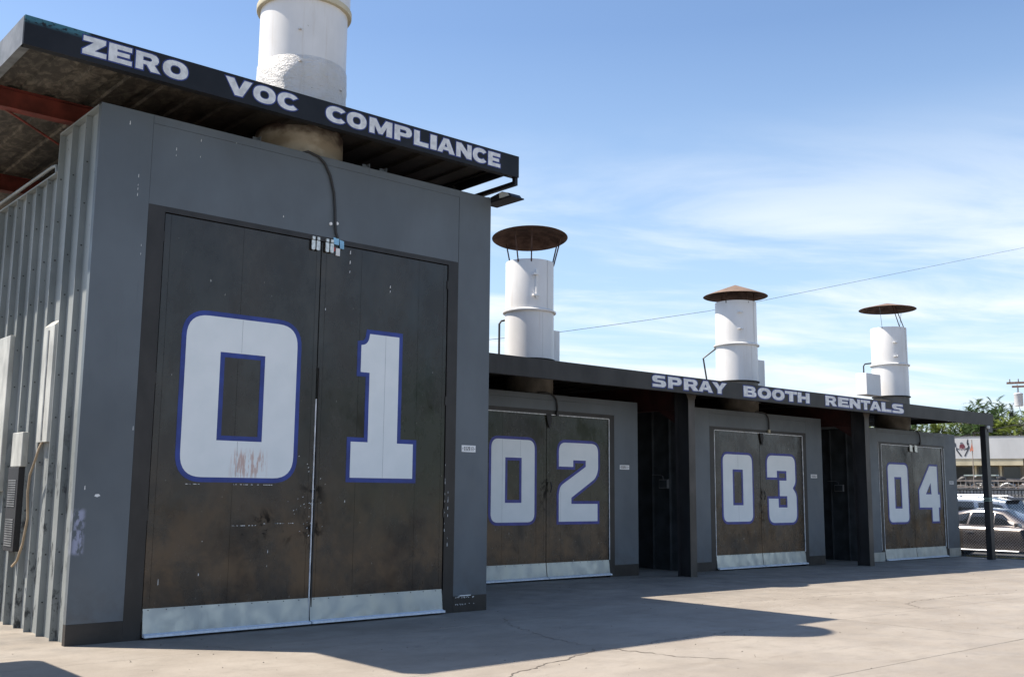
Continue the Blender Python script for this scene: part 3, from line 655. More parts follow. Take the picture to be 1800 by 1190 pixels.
# cover panels fixed over the ribs
c1 = MB().extr([(3.835, 12.62), (3.90, 12.60), (3.90, 13.0), (3.835, 13.0)], 'z', 2.18, 3.55)
c1.add([(3.835, 12.62, 3.55), (3.90, 12.6, 3.55), (3.835, 13.0, 3.55), (3.90, 13.0, 3.62), (3.90, 12.6, 3.62)], [(0, 2, 3, 4)])
c1.build('cover_panel', M['cover'], b1)
MB().box(3.828, 3.835, 12.80, 12.84, 2.2, 3.5).build('cover_stripe', M['covergrey'], b1)
MB().box(3.80, 3.88, 13.42, 13.84, 1.90, 2.32).build('cover_panel', M['cover'], b1, bevel=.01)
MB().box(3.79, 3.88, 13.44, 13.86, .89, 1.895).build('vent_box', M['ink'], b1, bevel=.006)
m = MB()
for z in [.95+.028*i for i in range(12)]+[1.42+.028*i for i in range(12)]: m.box(3.782, 3.79, 13.50, 13.80, z, z+.014)
tag(m.build('vent_louvres', M['covergrey'], b1), kind='stuff')
MB().box(3.80, 3.88, 14.28, 14.95, 1.6, 3.60).build('cover_panel', M['cover'], b1, bevel=.01)
MB().tube([(3.86, 12.82, 2.2), (3.82, 12.83, 2.1), (3.80, 12.88, 1.95), (3.80, 13.02, 1.8), (3.80, 13.06, 1.6), (3.82, 13.05, 1.3), (3.80, 13.10, 1.0), (3.78, 13.2, .8), (3.80, 13.45, .72)], .014, 6).build('hanging_cable', M['tancable'], b1, smooth=60)

# ribbed dark sides of booths 3 and 4, seen in the gaps, with their outlet boxes
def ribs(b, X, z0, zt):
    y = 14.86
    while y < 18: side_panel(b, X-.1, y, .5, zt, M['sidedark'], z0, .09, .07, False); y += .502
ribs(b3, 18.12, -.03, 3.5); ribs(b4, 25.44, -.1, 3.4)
def outlet(b, X, y, z, w, h):
    o = MB().box(X-.06, X, y-w/2, y+w/2, z-h/2, z+h/2).build('outlet_box', M['covergrey'], b, bevel=.006)
    m = MB().box(X-.066, X-.06, y-w/2+.02, y+w/2-.02, z-h/2+.02, z+h/2-.02).build('outlet_cover', M['sidedark'], o)
    MB().tube([(X-.03, y+.02, z+h/2), (X-.03, y+.03, z+h/2+.07), (X-.03, y+.1, z+h/2+.1), (X-.03, y+.35, z+h/2+.1)], .007, 6).build('outlet_cable', M['covergrey'], b)
outlet(b3, 18.02, 15.48, 1.86, .25, .2); outlet(b4, 25.34, 15.58, 1.83, .27, .18)
# right side of booth 2: grey edge strip and a loop of cable
box('edge_strip', M['covergrey'], b2, 16.33, 16.37, 14.95, 15.0, 1.0, 2.25)
MB().tube([(16.33, 15.0, 2.9), (16.42, 15.0, 2.78), (16.47, 15.0, 2.55), (16.46, 15.0, 2.35), (16.34, 15.0, 2.22)], .008, 6).build('cable_loop', M['covergrey'], b2, smooth=60)

# ------------------------------------------------------------------ letters
def ell(cx, cz, rx, rz, n=28, p=2.3, a0=0, a1=360):
    o = []
    for i in range(n):
        a = R(a0+(a1-a0)*i/(n if a1-a0 == 360 else n-1)); c, s = math.cos(a), math.sin(a)
        o.append((cx+rx*math.copysign(abs(c)**(2/p), c), cz+rz*math.copysign(abs(s)**(2/p), s)))
    return o
HOLE = [(.38, .55), (.76, .55), (.83, .60), (.85, .66), (.83, .72), (.76, .77), (.38, .77)]
LET = {
 'Z': [[(0.02, 1), (1.18, 1), (1.18, .76), (.62, .27), (1.24, .27), (1.24, 0), (0, 0), (0, .24), (.56, .73), (0.02, .73)]],
 'E': [[(0, 0), (1.12, 0), (1.12, .25), (.40, .25), (.40, .39), (1.0, .39), (1.0, .61), (.40, .61), (.40, .75), (1.10, .75), (1.10, 1), (0, 1)]],
 'R': [[(0, 0), (.40, 0), (.40, .34), (.58, .34), (.82, 0), (1.32, 0), (1.0, .40), (1.15, .5), (1.22, .66), (1.18, .84), (1.05, .96), (.85, 1), (0, 1)], HOLE],
 'P': [[(0, 0), (.40, 0), (.40, .32), (.88, .32), (1.08, .37), (1.2, .5), (1.23, .66), (1.18, .84), (1.05, .96), (.85, 1), (0, 1)], HOLE],
 'O': [ell(.66, .5, .66, .52), ell(.66, .5, .27, .25, 20)],
 'V': [[(0, 1), (.46, 1), (.76, .40), (1.04, 1), (1.48, 1), (.96, 0), (.54, 0)]],
 'C': [ell(.66, .5, .66, .52, 28, 2.3, 38, 322)+ell(.70, .5, .31, .25, 18, 2.2, 318, 42)],
 'M': [[(0, 0), (.34, 0), (.34, .56), (.62, .06), (.88, .06), (1.16, .56), (1.16, 0), (1.54, 0), (1.54, 1), (1.10, 1), (.77, .44), (.44, 1), (0, 1)]],
 'L': [[(0, 0), (1.05, 0), (1.05, .28), (.40, .28), (.40, 1), (0, 1)]],
 'I': [[(0, 0), (.42, 0), (.42, 1), (0, 1)]],
 'A': [[(0, 0), (.42, 0), (.50, .2), (.96, .2), (1.05, 0), (1.5, 0), (.98, 1), (.52, 1)], [(.60, .42), (.86, .42), (.73, .74)]],
 'N': [[(0, 0), (.36, 0), (.36, .54), (.90, 0), (1.30, 0), (1.30, 1), (.94, 1), (.94, .48), (.42, 1), (0, 1)]],
 'S': [[(.02, 0), (.92, 0), (1.08, .05), (1.18, .18), (1.19, .34), (1.12, .50), (.95, .59), (.46, .62), (.40, .69), (.46, .76), (1.10, .76), (1.10, 1), (.28, 1), (.10, .94), (.01, .82), (0, .66), (.07, .50), (.24, .41), (.73, .38), (.79, .31), (.73, .24), (.02, .24)]],
 'Y': [[(0, 1), (.48, 1), (.75, .66), (1.0, 1), (1.48, 1), (.95, .38), (.95, 0), (.54, 0), (.54, .38)]],
 'B': [[(0, 0), (.9, 0), (1.1, .05), (1.2, .17), (1.2, .34), (1.12, .46), (1.0, .52), (1.09, .6), (1.12, .76), (1.04, .93), (.85, 1), (0, 1)], [(.38, .23), (.76, .23), (.82, .31), (.76, .39), (.38, .39)], [(.38, .61), (.72, .61), (.77, .69), (.72, .77), (.38, .77)]],
 'T': [[(.42, 0), (.83, 0), (.83, .73), (1.25, .73), (1.25, 1), (0, 1), (0, .73), (.42, .73)]],
 'H': [[(0, 0), (.4, 0), (.4, .37), (.88, .37), (.88, 0), (1.28, 0), (1.28, 1), (.88, 1), (.88, .63), (.4, .63), (.4, 1), (0, 1)]]}
def lettering(items, z0, z1, yf, parent, d):
    for ch, x0, x1 in items:
        L = LET[ch]; mx_ = max(p[0] for p in L[0]); mn = min(p[0] for p in L[0]); x0 += d; x1 -= d
        loops = [[(x0+(px-mn)/(mx_-mn)*(x1-x0), z0+pz*(z1-z0)) for px, pz in l] for l in L]
        o = [offset(loops[0], d)]+[offset(l, d*.8, False) for l in loops[1:]]
        MB().slab(o, yf-.0025, yf+.001).build('letter_outline', M['letb'], parent)
        MB().slab(loops, yf-.005, yf+.001).build('letter', M['let'], parent)

# ------------------------------------------------------------------ canopy over booth 1
c1r = thing('canopy_roof', 'black fascia canopy roof over the tall booth lettered ZERO VOC COMPLIANCE', 'canopy', (6.27, 14.8, 5.98))
FX0, FX1, FY, FZ0, FZ1 = 2.84, 9.715, 11.07, 6.215, 6.535
fa = MB().box(FX0, FX1, FY, FY+.02, FZ0, FZ1).box(FX0, FX1, FY+.02, FY+.10, FZ0, FZ0+.02).build('fascia', M['fascia'], c1r)
lettering([('Z', 3.42, 3.705), ('E', 3.70, 3.985), ('R', 4.0, 4.31), ('O', 4.31, 4.635), ('V', 5.07, 5.44), ('O', 5.43, 5.755), ('C', 5.755, 6.055), ('C', 6.435, 6.745), ('O', 6.745, 7.07), ('M', 7.09, 7.475), ('P', 7.485, 7.795), ('L', 7.805, 8.075), ('I', 8.08, 8.215), ('A', 8.20, 8.53), ('N', 8.53, 8.83), ('C', 8.825, 9.10), ('E', 9.11, 9.365)], 6.285, 6.49, FY, fa, .014)
RB = 19.6
MB().box(FX0-.004, FX0+.016, FY+.025, RB, FZ0, FZ1-.002).box(FX0+.016, FX0+.09, FY+.105, RB, FZ0, FZ0+.02).build('side_channel', M['covergrey'], c1r)
MB().box(FX1-.018, FX1+.002, FY+.025, RB, FZ0+.10, FZ1-.002).build('side_channel', M['fascia'], c1r)
x = FX0+.02; i = 0
while x < FX1-.03:          # trapezoidal deck sheets running front to back
    x1 = min(x+.42, FX1-.02)
    pr = [(x, 6.46), (x+.06, 6.46), (x+.08, 6.43), (x1-.08, 6.43), (x1-.06, 6.46), (x1, 6.46), (x1, 6.475), (x, 6.475)]
    MB().extr(pr, 'y', FY+.022, RB).build('deck_sheet', M['deck'], c1r); x = x1+.001
for yb in (13.10, 16.92):
    ib = MB().box(FX0+.02, FX1-.03, yb-.012, yb+.012, 6.19, 6.415).box(FX0+.02, FX1-.03, yb-.08, yb+.08, 6.415, 6.428).box(FX0+.02, FX1-.03, yb-.08, yb+.08, 6.178, 6.19)
    ib.build('roof_beam', M['redox'], c1r)
MB().tube([(2.90, 13.0, 6.27), (3.98, 13.48, 6.0)], .014, 6).build('tie_rod', M['redox'], c1r)
MB().box(9.66, 9.715, FY+.025, FY+.085, 6.165, 6.214).box(9.66, 9.715, FY+.025, 12.55, 6.10, 6.164).build('side_tube', M['fascia'], c1r)
# steel supports standing beside the booth (behind it)
for xx, yy in ((3.2, 19.2), (9.69, 12.55), (9.69, 19.2)):
    MB().box(xx-.05, xx+.045, yy, yy+.1, -.02 if xx < 4 or yy > 15 else -.02, 6.42).build('post', M['post'], c1r)

# ------------------------------------------------------------------ long canopy over booths 2-4
c2r = thing('canopy_roof', 'long low canopy roof lettered SPRAY BOOTH RENTALS, on dark posts', 'canopy', (19.5, 13.1, 0))
LZ0, LZ1, LY, LX1 = 3.645, 3.98, 13.4, 29.94
fa2 = MB().box(9.75, LX1, LY, LY+.02, LZ0, LZ1).box(9.75, LX1, LY+.02, LY+.09, LZ0, LZ0+.018).build('fascia', M['fascia2'], c2r)
lettering([(c_, a_*1.0229, b_*1.0229) for c_, a_, b_ in [('S', 14.90, 15.34), ('P', 15.36, 15.81), ('R', 15.83, 16.33), ('A', 16.28, 16.78), ('Y', 16.72, 17.23), ('B', 17.76, 18.24), ('O', 18.25, 18.77), ('O', 18.76, 19.26), ('T', 19.24, 19.74), ('H', 19.72, 20.22), ('R', 20.82, 21.33), ('E', 21.34, 21.84), ('N', 21.83, 22.34), ('T', 22.32, 22.78), ('A', 22.72, 23.28), ('L', 23.26, 23.76), ('S', 23.76, 24.36)]], 3.712, 3.937, LY, fa2, .022)
MB().box(LX1-.02, LX1, LY+.022, 17.5, 3.78, LZ1-.002).build('side_channel', M['fascia2'], c2r)
x = 9.75
while x < LX1-.03:
    x1 = min(x+.6, LX1-.022)
    pr = [(x, 3.95), (x+.07, 3.95), (x+.10, 3.915), (x1-.10, 3.915), (x1-.07, 3.95), (x1, 3.95), (x1, 3.965), (x, 3.965)]
    MB().extr(pr, 'y', LY+.022, 20.6 if x < 25.3 else 17.55).build('deck_sheet', M['deck2'], c2r); x = x1+.001  # left sheets run deeper, added to keep sun out of the gaps
PY = 13.8
for xb in (16.93, 23.77):
    MB().box(xb-.01, xb+.01, PY+.37, 17.5, 3.40, 3.90).box(xb-.08, xb+.08, PY+.37, 17.5, 3.388, 3.40).box(xb-.08, xb+.08, PY+.37, 17.5, 3.90, 3.912).extr([(PY+.40, 3.387), (PY+.9, 3.387), (PY+.42, 3.1)], 'x', xb-.01, xb+.01).build('roof_beam', M['redlow'], c2r)
    z0 = gz(xb)-.01
    p = MB()       # steel column: web and flanges, flared head under the roof
    p.extr([(PY+.012, z0), (PY+.32, z0), (PY+.36, 3.90), (PY+.012, 3.90)], 'x', xb-.008, xb+.008)
    p.extr([(PY, z0), (PY+.012, z0), (PY+.012, 3.60), (PY, 3.60)], 'x', xb-.10, xb+.10)
    p.add([(xb-.10, PY+.32, z0), (xb+.10, PY+.32, z0), (xb+.10, PY+.36, 3.90), (xb-.10, PY+.36, 3.90), (xb-.10, PY+.334, z0), (xb+.10, PY+.334, z0), (xb+.10, PY+.374, 3.90), (xb-.10, PY+.374, 3.90)], [(0, 1, 2, 3), (4, 7, 6, 5), (0, 3, 7, 4), (1, 5, 6, 2), (0, 4, 5, 1), (3, 2, 6, 7)])
    po = p.build('post', M['post'], c2r)
    MB().slab([[(xb-.10, 3.56), (xb+.10, 3.56), (xb+.27, 3.90), (xb-.27, 3.90)]], PY-.008, PY-.001).build('post_head', M['postb'], po)
    MB().slab([[(xb-.102, z0), (xb+.102, z0), (xb+.102, 3.559), (xb-.102, 3.559)]], PY-.007, PY-.001).build('post_face', M['postb'], po)
pe = MB().box(29.49, 29.70, 13.44, 13.60, gz(29)-.02, 3.63).build('post', M['post'], c2r, bevel=.006)
MB().box(29.64, 29.93, 13.425, 13.5, 3.46, 3.64).build('post_bracket', M['post'], c2r)
MB().lathe(29.61, 13.41, [(0.001, 3.54), (.05, 3.55), (.06, 3.60), (.045, 3.635), (.001, 3.64)], 12).build('lamp_fixture', M['bulb'], c2r, smooth=40)
m = MB()
for z in (1.52, 1.56, 1.60): m.tube([(29.47, 13.42, z), (29.72, 13.42, z+.01), (29.72, 13.62, z), (29.47, 13.62, z), (29.47, 13.42, z)], .01, 5)
m.tube([(29.72, 13.41, 1.56), (29.86, 13.39, 1.62), (29.9, 13.37, 1.5), (29.85, 13.36, 1.42)], .009, 5)
tag(m.build('rope', M['rope']), 'pale green rope tied round the end post of the long canopy', 'rope')
# dark wall closing the back of the bays
rw = MB().box(9.8, 25.4, 17.58, 17.70, -.1, 3.91).box(25.4, 29.3, 17.58, 17.70, 3.46, 3.91).build('rear_wall', M['sidedark'])  # strip over booth 04 added to block a slit of sky
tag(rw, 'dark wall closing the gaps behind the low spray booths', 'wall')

# ------------------------------------------------------------------ exhaust stacks
def rod(m, a, b, r): m.tube([a, b], r, 6)
def stack(label, cx, cy, r, zb, zsleeve, zfl, zt, cap=None, duct='sootlow', roofz=3.93):
    s = thing('exhaust_stack', label, 'exhaust stack', (cx, cy, zb), 'white exhaust stacks on the booth roofs')
    MB().lathe(cx, cy, [(r*.985, zb), (r*.985, zsleeve)], 64).build('duct', M[duct], s, smooth=40)
    MB().lathe(cx, cy, [(r*.9, zsleeve), (r+.03, zsleeve), (r+.03, zsleeve+.025), (r, zsleeve+.03)], 64).build('base_ring', M['gap'], s, smooth=30)
    MB().lathe(cx, cy, [(r, zsleeve+.03), (r, zfl), (r*.9, zfl)], 64).build('lower_section', M['stack'], s, smooth=40)
    MB().lathe(cx, cy, [(r-.01, zfl-.02), (r+.045, zfl-.016), (r+.05, zfl), (r+.05, zfl+.012), (r-.01, zfl+.045)], 64).build('flange', M['stack'], s, smooth=30)
    MB().lathe(cx, cy, [(r*.99, zfl+.02), (r*.99, zt-.01), (r*.985, zt), (r*.95, zt), (r*.95, zfl)], 64).build('upper_section', M['stack'], s, smooth=40)
    m = MB()
    for a in (215, 262, 330):
        ca, sa = math.cos(R(a)), math.sin(R(a))
        for z0_, z1_, aa in ((zsleeve+.04, zfl-.02, a), (zfl+.05, zt-.01, a+14)):
            p = Vector((cx+(r+.001)*math.cos(R(aa)), cy+(r+.001)*math.sin(R(aa)), (z0_+z1_)/2)); n_ = Vector((math.cos(R(aa)), math.sin(R(aa)), 0)); t_ = Vector((-n_.y, n_.x, 0))
            if a == 262: m.obox(p, t_*.012, n_*.003, Vector((0, 0, (z1_-z0_)/2)))
    m.build('lap_seam', M['stack'], s)
    return s
s1 = thing('exhaust_stack', 'widest white stack rising through the lettered roof of booth 01', 'exhaust stack', (6.78, 12.3, 6.0), 'white exhaust stacks on the booth roofs')
X, Y, r = 6.78, 12.32, .60
MB().lathe(X, Y, [(r*.99, 5.97), (r*.99, 6.56)], 72).build('duct', M['soot'], s1, smooth=40)
MB().lathe(X, Y, [(r-.01, 6.5), (r+.012, 6.56), (r+.018, 6.8), (r+.012, 7.05), (r+.02, 7.1), (r+.012, 7.38), (r-.005, 7.42)], 96).build('patched_sleeve', M['patch'], s1, smooth=60)
MB().lathe(X, Y, [(r, 7.38), (r, 8.27)], 72).build('lower_section', M['stack'], s1, smooth=40)
MB().lathe(X, Y, [(r-.01, 8.21), (r+.05, 8.215), (r+.055, 8.23), (r+.055, 8.29), (r-.01, 8.31)], 72).build('flange', M['cream'], s1, smooth=30)
MB().lathe(X, Y, [(r+.03, 8.26), (r+.03, 9.45), (r-.01, 9.45), (r-.01, 8.26)], 72).build('upper_section', M['stack'], s1, smooth=40)
for k, (a, z) in enumerate(((238, 7.3), (236, 7.75), (300, 7.05))):
    px, py = X+.61*math.cos(R(a)), Y+.61*math.sin(R(a)); MB().box(px-.02, px+.02, py-.03, py+.01, z, z+.012).build('bracket', M['patch'], s1)

def cap_for(s, cx, cy, r, zt, R_, zr, ha, braces, tilt=(0, 0), kind='cone', mt='rusttop'):
    T = Matrix.Translation((0, 0, zr)) @ Matrix.Rotation(R(tilt[0]), 4, 'X') @ Matrix.Rotation(R(tilt[1]), 4, 'Y')
    if kind == 'cone': pr = [(.001, ha), (R_*.5, ha*.52), (R_*.97, .015), (R_, 0), (R_*.97, -.004), (R_*.5, ha*.49), (.001, ha-.02)]
    else: pr = [(.001, ha), (R_*.35, ha*.98), (R_*.55, ha*.8), (R_*.8, ha*.3), (R_, 0), (R_*.97, -.015), (R_*.8, ha*.3-.02), (R_*.55, ha*.78-.02), (.001, ha-.03)]
    ob = MB().lathe(cx, cy, pr, 48, T).build('cap', M['rust'], s, smooth=35, mat2=M[mt], sel=lambda p: False)
    for p in ob.data.polygons:
        if p.normal.z > .25: p.material_index = 1
    for a, ra, dark in braces:
        m = MB(); q = T @ Vector((R_*ra*math.cos(R(a)), R_*ra*math.sin(R(a)), ha*(1-ra)-.02))
        rod(m, (cx+r*.98*math.cos(R(a)), cy+r*.98*math.sin(R(a)), zt-.06), (cx+q.x, cy+q.y, q.z), .014 if dark else .006)
        m.build('cap_brace', M['rust'] if dark else M['covergrey'], s)
s2 = stack('white stack over booth 02 with a dented rusty cap', 13.72, 15.28, .49, 3.52, 4.22, 5.20, 6.22)
cap_for(s2, 13.72, 15.28, .49, 6.22, .77, 6.74, .16, [(200, .82, 1), (232, .8, 1), (318, .82, 1), (340, .8, 1), (100, .8, 1)], (-5, 3), 'dome', 'rust')
s3 = stack('white stack over booth 03 with a low cone cap', 20.50, 15.28, .50, 3.54, 4.30, 5.20, 6.26)
cap_for(s3, 20.50, 15.28, .50, 6.26, .78, 6.42, .30, [(190, .62, 1), (255, .5, 1), (330, .62, 1), (80, .6, 1)])
s4 = stack('white stack over booth 04 with a high flat cap on thin rods', 27.72, 15.28, .50, 3.44, 4.42, 5.34, 6.42)
cap_for(s4, 27.72, 15.28, .50, 6.42, .80, 6.98, .2, [(190, .8, 0), (352, .8, 0), (250, .25, 1), (272, .28, 1)], (0, 0))
# step bolts, access strip, motor boxes and conduits
def on(cx, cy, r, a, z): return (cx+r*math.cos(R(a)), cy+r*math.sin(R(a)), z)
for s, cx, cz in ((s3, 20.5, (5.95, 5.55)), (s4, 27.72, (5.95, 5.55))):
    for z in cz:
        p = on(cx, 15.28, .5, 228, z); MB().box(p[0]-.07, p[0]+.05, p[1]-.05, p[1]+.03, z, z+.012).box(p[0]+.04, p[0]+.05, p[1]-.05, p[1], z, z+.05).build('bracket', M['stack'], s)
p = on(13.72, 15.28, .49, 243, 5.7)
MB().box(p[0]-.02, p[0]+.035, p[1]-.03, p[1]+.02, 5.42, 6.0).build('access_strip', M['stack'], s2)
for z in (5.46, 5.88): MB().box(p[0]-.10, p[0]+.045, p[1]-.055, p[1]+.01, z, z+.035).build('bracket', M['stack'], s2)
MB().box(14.2, 14.87, 15.6, 16.0, 3.92, 5.0).build('motor_box', M['stack'], s2, bevel=.01)
MB().box(21.4, 22.09, 15.6, 16.0, 3.92, 5.02).build('motor_box', M['stack'], s3, bevel=.01)
MB().box(26.11, 26.86, 15.10, 15.43, 4.40, 5.0).build('motor_box', M['stack'], s4, bevel=.01)
def elbow(s, cx, vx, vy, pts):
    MB().tube([(cx+vx*d, 15.28+vy*d, z) for d, z in pts], .022, 6).build('conduit', M['iron'], s)
elbow(s2, 13.72, -.745, .67, [(.60, 3.92), (.60, 4.98), (.56, 5.04), (.46, 5.06)])
elbow(s3, 20.5, -.6, .8, [(.66, 3.92), (.80, 4.92), (.50, 5.15)])
elbow(s4, 27.72, -.48, .876, [(.72, 4.9), (.72, 5.36), (.68, 5.42), (.46, 5.44)])

# ------------------------------------------------------------------ floodlight on the corner of booth 1
fl = thing('floodlight', 'dark floodlight with a clear lens on the top right corner of booth 01', 'floodlight', (9.8, 11.5, 5.95))
def fr_(x, y, z): return (x, y, z)
hb = MB().extr([(11.74, 5.945), (11.74, 5.99), (11.62, 6.02), (11.36, 6.055), (11.20, 6.0), (11.15, 5.945)], 'x', 9.63, 9.86); hb.build('housing', M['post'], fl, bevel=.012)
MB().extr([(11.745, 5.925), (11.745, 5.943), (11.13, 5.943), (11.12, 5.922)], 'x', 9.62, 9.87).build('rim', M['ink'], fl)
MB().extr([(11.40, 5.955), (11.41, 6.035), (11.36, 6.045), (11.22, 6.0), (11.18, 5.955)], 'x', 9.622, 9.629).build('lens', M['glass_l'], fl)
MB().tube([(9.62, 11.66, 6.02), (9.62, 11.66, 5.99), (9.58, 11.66, 5.97)], .03, 8).build('knuckle', M['cover'], fl)

# ------------------------------------------------------------------ chain link fence
cf = thing('chain_link_fence', 'thin chain-link fence between the end post and the parked sedan', 'fence', (30.45, 12, -.1))
m = MB(); y0, y1, z0, z1 = 8.6, 14.72, -.08, 1.72; st = .082; xx = 30.45
def wire(a, b):
    d = .0024; m.add([(xx-d, a[0], a[1]), (xx+d, a[0], a[1]+d), (xx+d, a[0], a[1]-d), (xx-d, b[0], b[1]), (xx+d, b[0], b[1]+d), (xx+d, b[0], b[1]-d)], [(0, 1, 4, 3), (1, 2, 5, 4), (2, 0, 3, 5)])
H = z1-z0; q = y0-H
while q < y1:
    a = (q, z0); b = (q+H, z1)
    if a[0] < y0: a = (y0, z0+(y0-q))
    if b[0] > y1: b = (y1, z0+(y1-q))
    if b[1] > a[1]: wire(a, b); wire((a[0], z0+z1-a[1]), (b[0], z0+z1-b[1]))
    q += st
tag(m.build('wire_mesh', M['chain'], cf), kind='stuff')
MB().tube([(30.45, y0, z1), (30.45, y1, z1)], .006, 6).build('tension_wire', M['chain'], cf)
for yy in (8.6, 11.2): MB().tube([(30.45, yy, -.12), (30.45, yy, 1.78)], .03, 8).build('post', M['chain'], cf)
m = MB(); rl = random.Random(9)
for i in range(900):
    x = 30.35+abs(rl.gauss(0, .16)); y = rl.uniform(9, 14.6); z = gz(x)+rl.uniform(0, .03) if x < 30.3 else -.1+rl.uniform(-.0, .03); s = rl.uniform(.015, .05); a = rl.uniform(0, 6.28)
    c, sn = math.cos(a)*s, math.sin(a)*s; m.add([(x-c, y-sn, z), (x+sn*.4, y-c*.4, z+s*.5), (x+c, y+sn, z+.004), (x-sn*.4, y+c*.4, z)], [(0, 1, 2, 3)])
tag(m.build('leaf_litter', M['litter']), 'dry yellow leaves drifted along the foot of the fence', 'leaves', kind='stuff')
m = MB(); rg = random.Random(21)
for i in range(420):
    x = rg.uniform(3.2, 27); y = rg.uniform(5, 13.6) if x > 9.8 else rg.uniform(5, 11.4); q = rg.uniform(.004, .014); z = gz(x)
    if rg.random() < .35 and x > 9.8: y = rg.uniform(14.2, 14.68)
    a = rg.uniform(0, 6.28); c, sn = math.cos(a)*q, math.sin(a)*q
    m.add([(x-c, y-sn, z-.001), (x+sn, y-c, z-.001), (x+c*1.3, y+sn*1.3, z-.001), (x, y, z+q*.7)], [(0, 1, 3), (1, 2, 3), (2, 0, 3)])
tag(m.build('grit', M['joint'], pav), kind='stuff')
g = MB(); g.add([(30.3, -40, -.16), (32.5, -40, -.27), (32.5, 60, -.27), (30.3, 60, -.16), (44, -40, -.28), (44, 60, -.28)], [(0, 1, 2, 3), (1, 4, 5, 2)]); tag(g.build('road', M['asphalt']), kind='structure')
MB().box(30.3, 30.42, -26, 30, -.3, -.085).build('kerb', M['joint'], pav)

# ------------------------------------------------------------------ cars
def car(name, label, cx, cy, rot, L, Wd, st, gh, wins, paintm, zg, wheels, wr=.33, seams=()):
    t = thing(name, label, 'car', (cx, cy, zg), 'cars parked beyond the fence')
    c, s = math.cos(rot), math.sin(rot)
    def P(u, w, z): return (cx+u*c-w*s, cy+u*s+w*c, zg+z)           # u along the car (front +), w across
    hw = Wd/2
    def interp(tab, u):
        for i in range(len(tab)-1):
            if tab[i][0] <= u <= tab[i+1][0]:
                f = (u-tab[i][0])/(tab[i+1][0]-tab[i][0]+1e-9); f2 = f*f*(3-2*f)*.5+f*.5; return [a+(b-a)*f2 for a, b in zip(tab[i][1:], tab[i+1][1:])]
        return list(tab[-1][1:])
    N = 40; m = MB(); n = 0
    for i in range(N+1):
        u = -L/2+L*i/N; bot, belt, w = interp(st, u)
        ring = [(0, bot), (.82*w, bot), (.95*w, bot+.03), (1.0*w, bot+(belt-bot)*.28), (1.005*w, bot+(belt-bot)*.55), (.995*w, bot+(belt-bot)*.72), (.965*w, bot+(belt-bot)*.86), (.90*w, belt-.01), (.84*w, belt+.012), (.5*w, belt+.04), (0, belt+.05)]
        ring = [(-a, z) for a, z in ring[1:-1]][::-1]+ring if False else ring+[(-a, z) for a, z in ring[-2:0:-1]]
        n = len(ring); m.v += [P(u, a*hw, z) for a, z in ring]
    for i in range(N):
        for k in range(n): a = i*n+k; b = i*n+(k+1) % n; m.f.append((a, b, b+n, a+n))
    m.f.append(tuple(range(n))); m.f.append(tuple(N*n+k for k in range(n))[::-1])
    body = m.build('body', paintm, t, smooth=50)
    m = MB()
    for (u, wb, zb, wr_, zr) in gh:
        ring = [(wb, zb), (wb+(wr_-wb)*.55, zb+(zr-zb)*.5), (wr_+.0, zb+(zr-zb)*.86), (wr_*.93, zb+(zr-zb)*.95), (wr_*.6, zr-.005), (0, zr+.01)]
        ring = ring+[(-a, z) for a, z in ring[-2::-1]]; n = len(ring); m.v += [P(u, a*hw, z) for a, z in ring]
    for i in range(len(gh)-1):
        for k in range(n-1): a = i*n+k; m.f.append((a, a+1, a+1+n, a+n))
    m.build('cabin', paintm, t, smooth=40)
    def ginter(u):
        for i in range(len(gh)-1):
            a, b = gh[i], gh[i+1]
            if min(a[0], b[0]) <= u <= max(a[0], b[0]):
                f = (u-a[0])/(b[0]-a[0]); return [x+(y-x)*f for x, y in zip(a[1:], b[1:])]
        return gh[0][1:]
    for win in wins['side']:
        for sg in (1, -1):
            m = MB(); us = [p[0] for p in win]; ua, ub = min(us)+.002, max(us)-.002; NC, NR = 10, 5
            for i in range(NC+1):
                u = ua+(ub-ua)*i/NC; cr = []
                for q in range(len(win)):
                    (u0, f0), (u1, f1) = win[q], win[(q+1) % len(win)]
                    if (u0-u)*(u1-u) <= 0 and u0 != u1: cr.append(f0+(f1-f0)*(u-u0)/(u1-u0))
                lo, hi = min(cr), max(cr)
                wb, zb, w_, zr = ginter(u)
                for j in range(NR+1):
                    k = (lo+(hi-lo)*j/NR)*.86
                    w = wb+(w_-wb)*(k/.5*.55 if k < .5 else .55+(k-.5)/.36*.45); m.v.append(P(u, sg*(w*hw+.006), zb+(zr-zb)*k))
                    if i and j: o = i*(NR+1)+j; m.f.append((o, o-1, o-NR-2, o-NR-1))
            m.build('side_window', M['glass'], t)
    for nm, (i, j) in wins['ends'].items():
        a, b = gh[i], gh[j]; m = MB(); vs = []
        for f, g_ in ((.06, a), (.94, b)):
            pass
        for k in range(7):
            q = -1+2*k/6
            wa = a[3]*.88 if abs(a[4]-a[2]) > .1 else a[1]*.86; wb_ = b[3]*.84 if abs(b[4]-b[2]) > .1 else b[1]*.86
            m.v += [P(a[0], q*wa*hw, a[4]+.016), P(b[0], q*wb_*hw, b[4]+.012)]
            if k: o = 2*k; m.f.append((o-2, o-1, o+1, o))
        m.build(nm, M['glass'], t)
    for u in seams:
        bot, belt, w = interp(st, u)
        for sg in (1, -1):
            m = MB(); pr = [(.955*w, bot+.04), (1.0*w, bot+(belt-bot)*.28), (1.005*w, bot+(belt-bot)*.55), (.995*w, bot+(belt-bot)*.72), (.965*w, bot+(belt-bot)*.86), (.90*w, belt-.01)]
            for a, z in pr: m.v += [P(u-.006, sg*(a*hw+.003), z), P(u+.006, sg*(a*hw+.003), z)]
            m.f = [(2*i, 2*i+1, 2*i+3, 2*i+2) for i in range(len(pr)-1)]; m.build('door_seam', M['gap'], t)
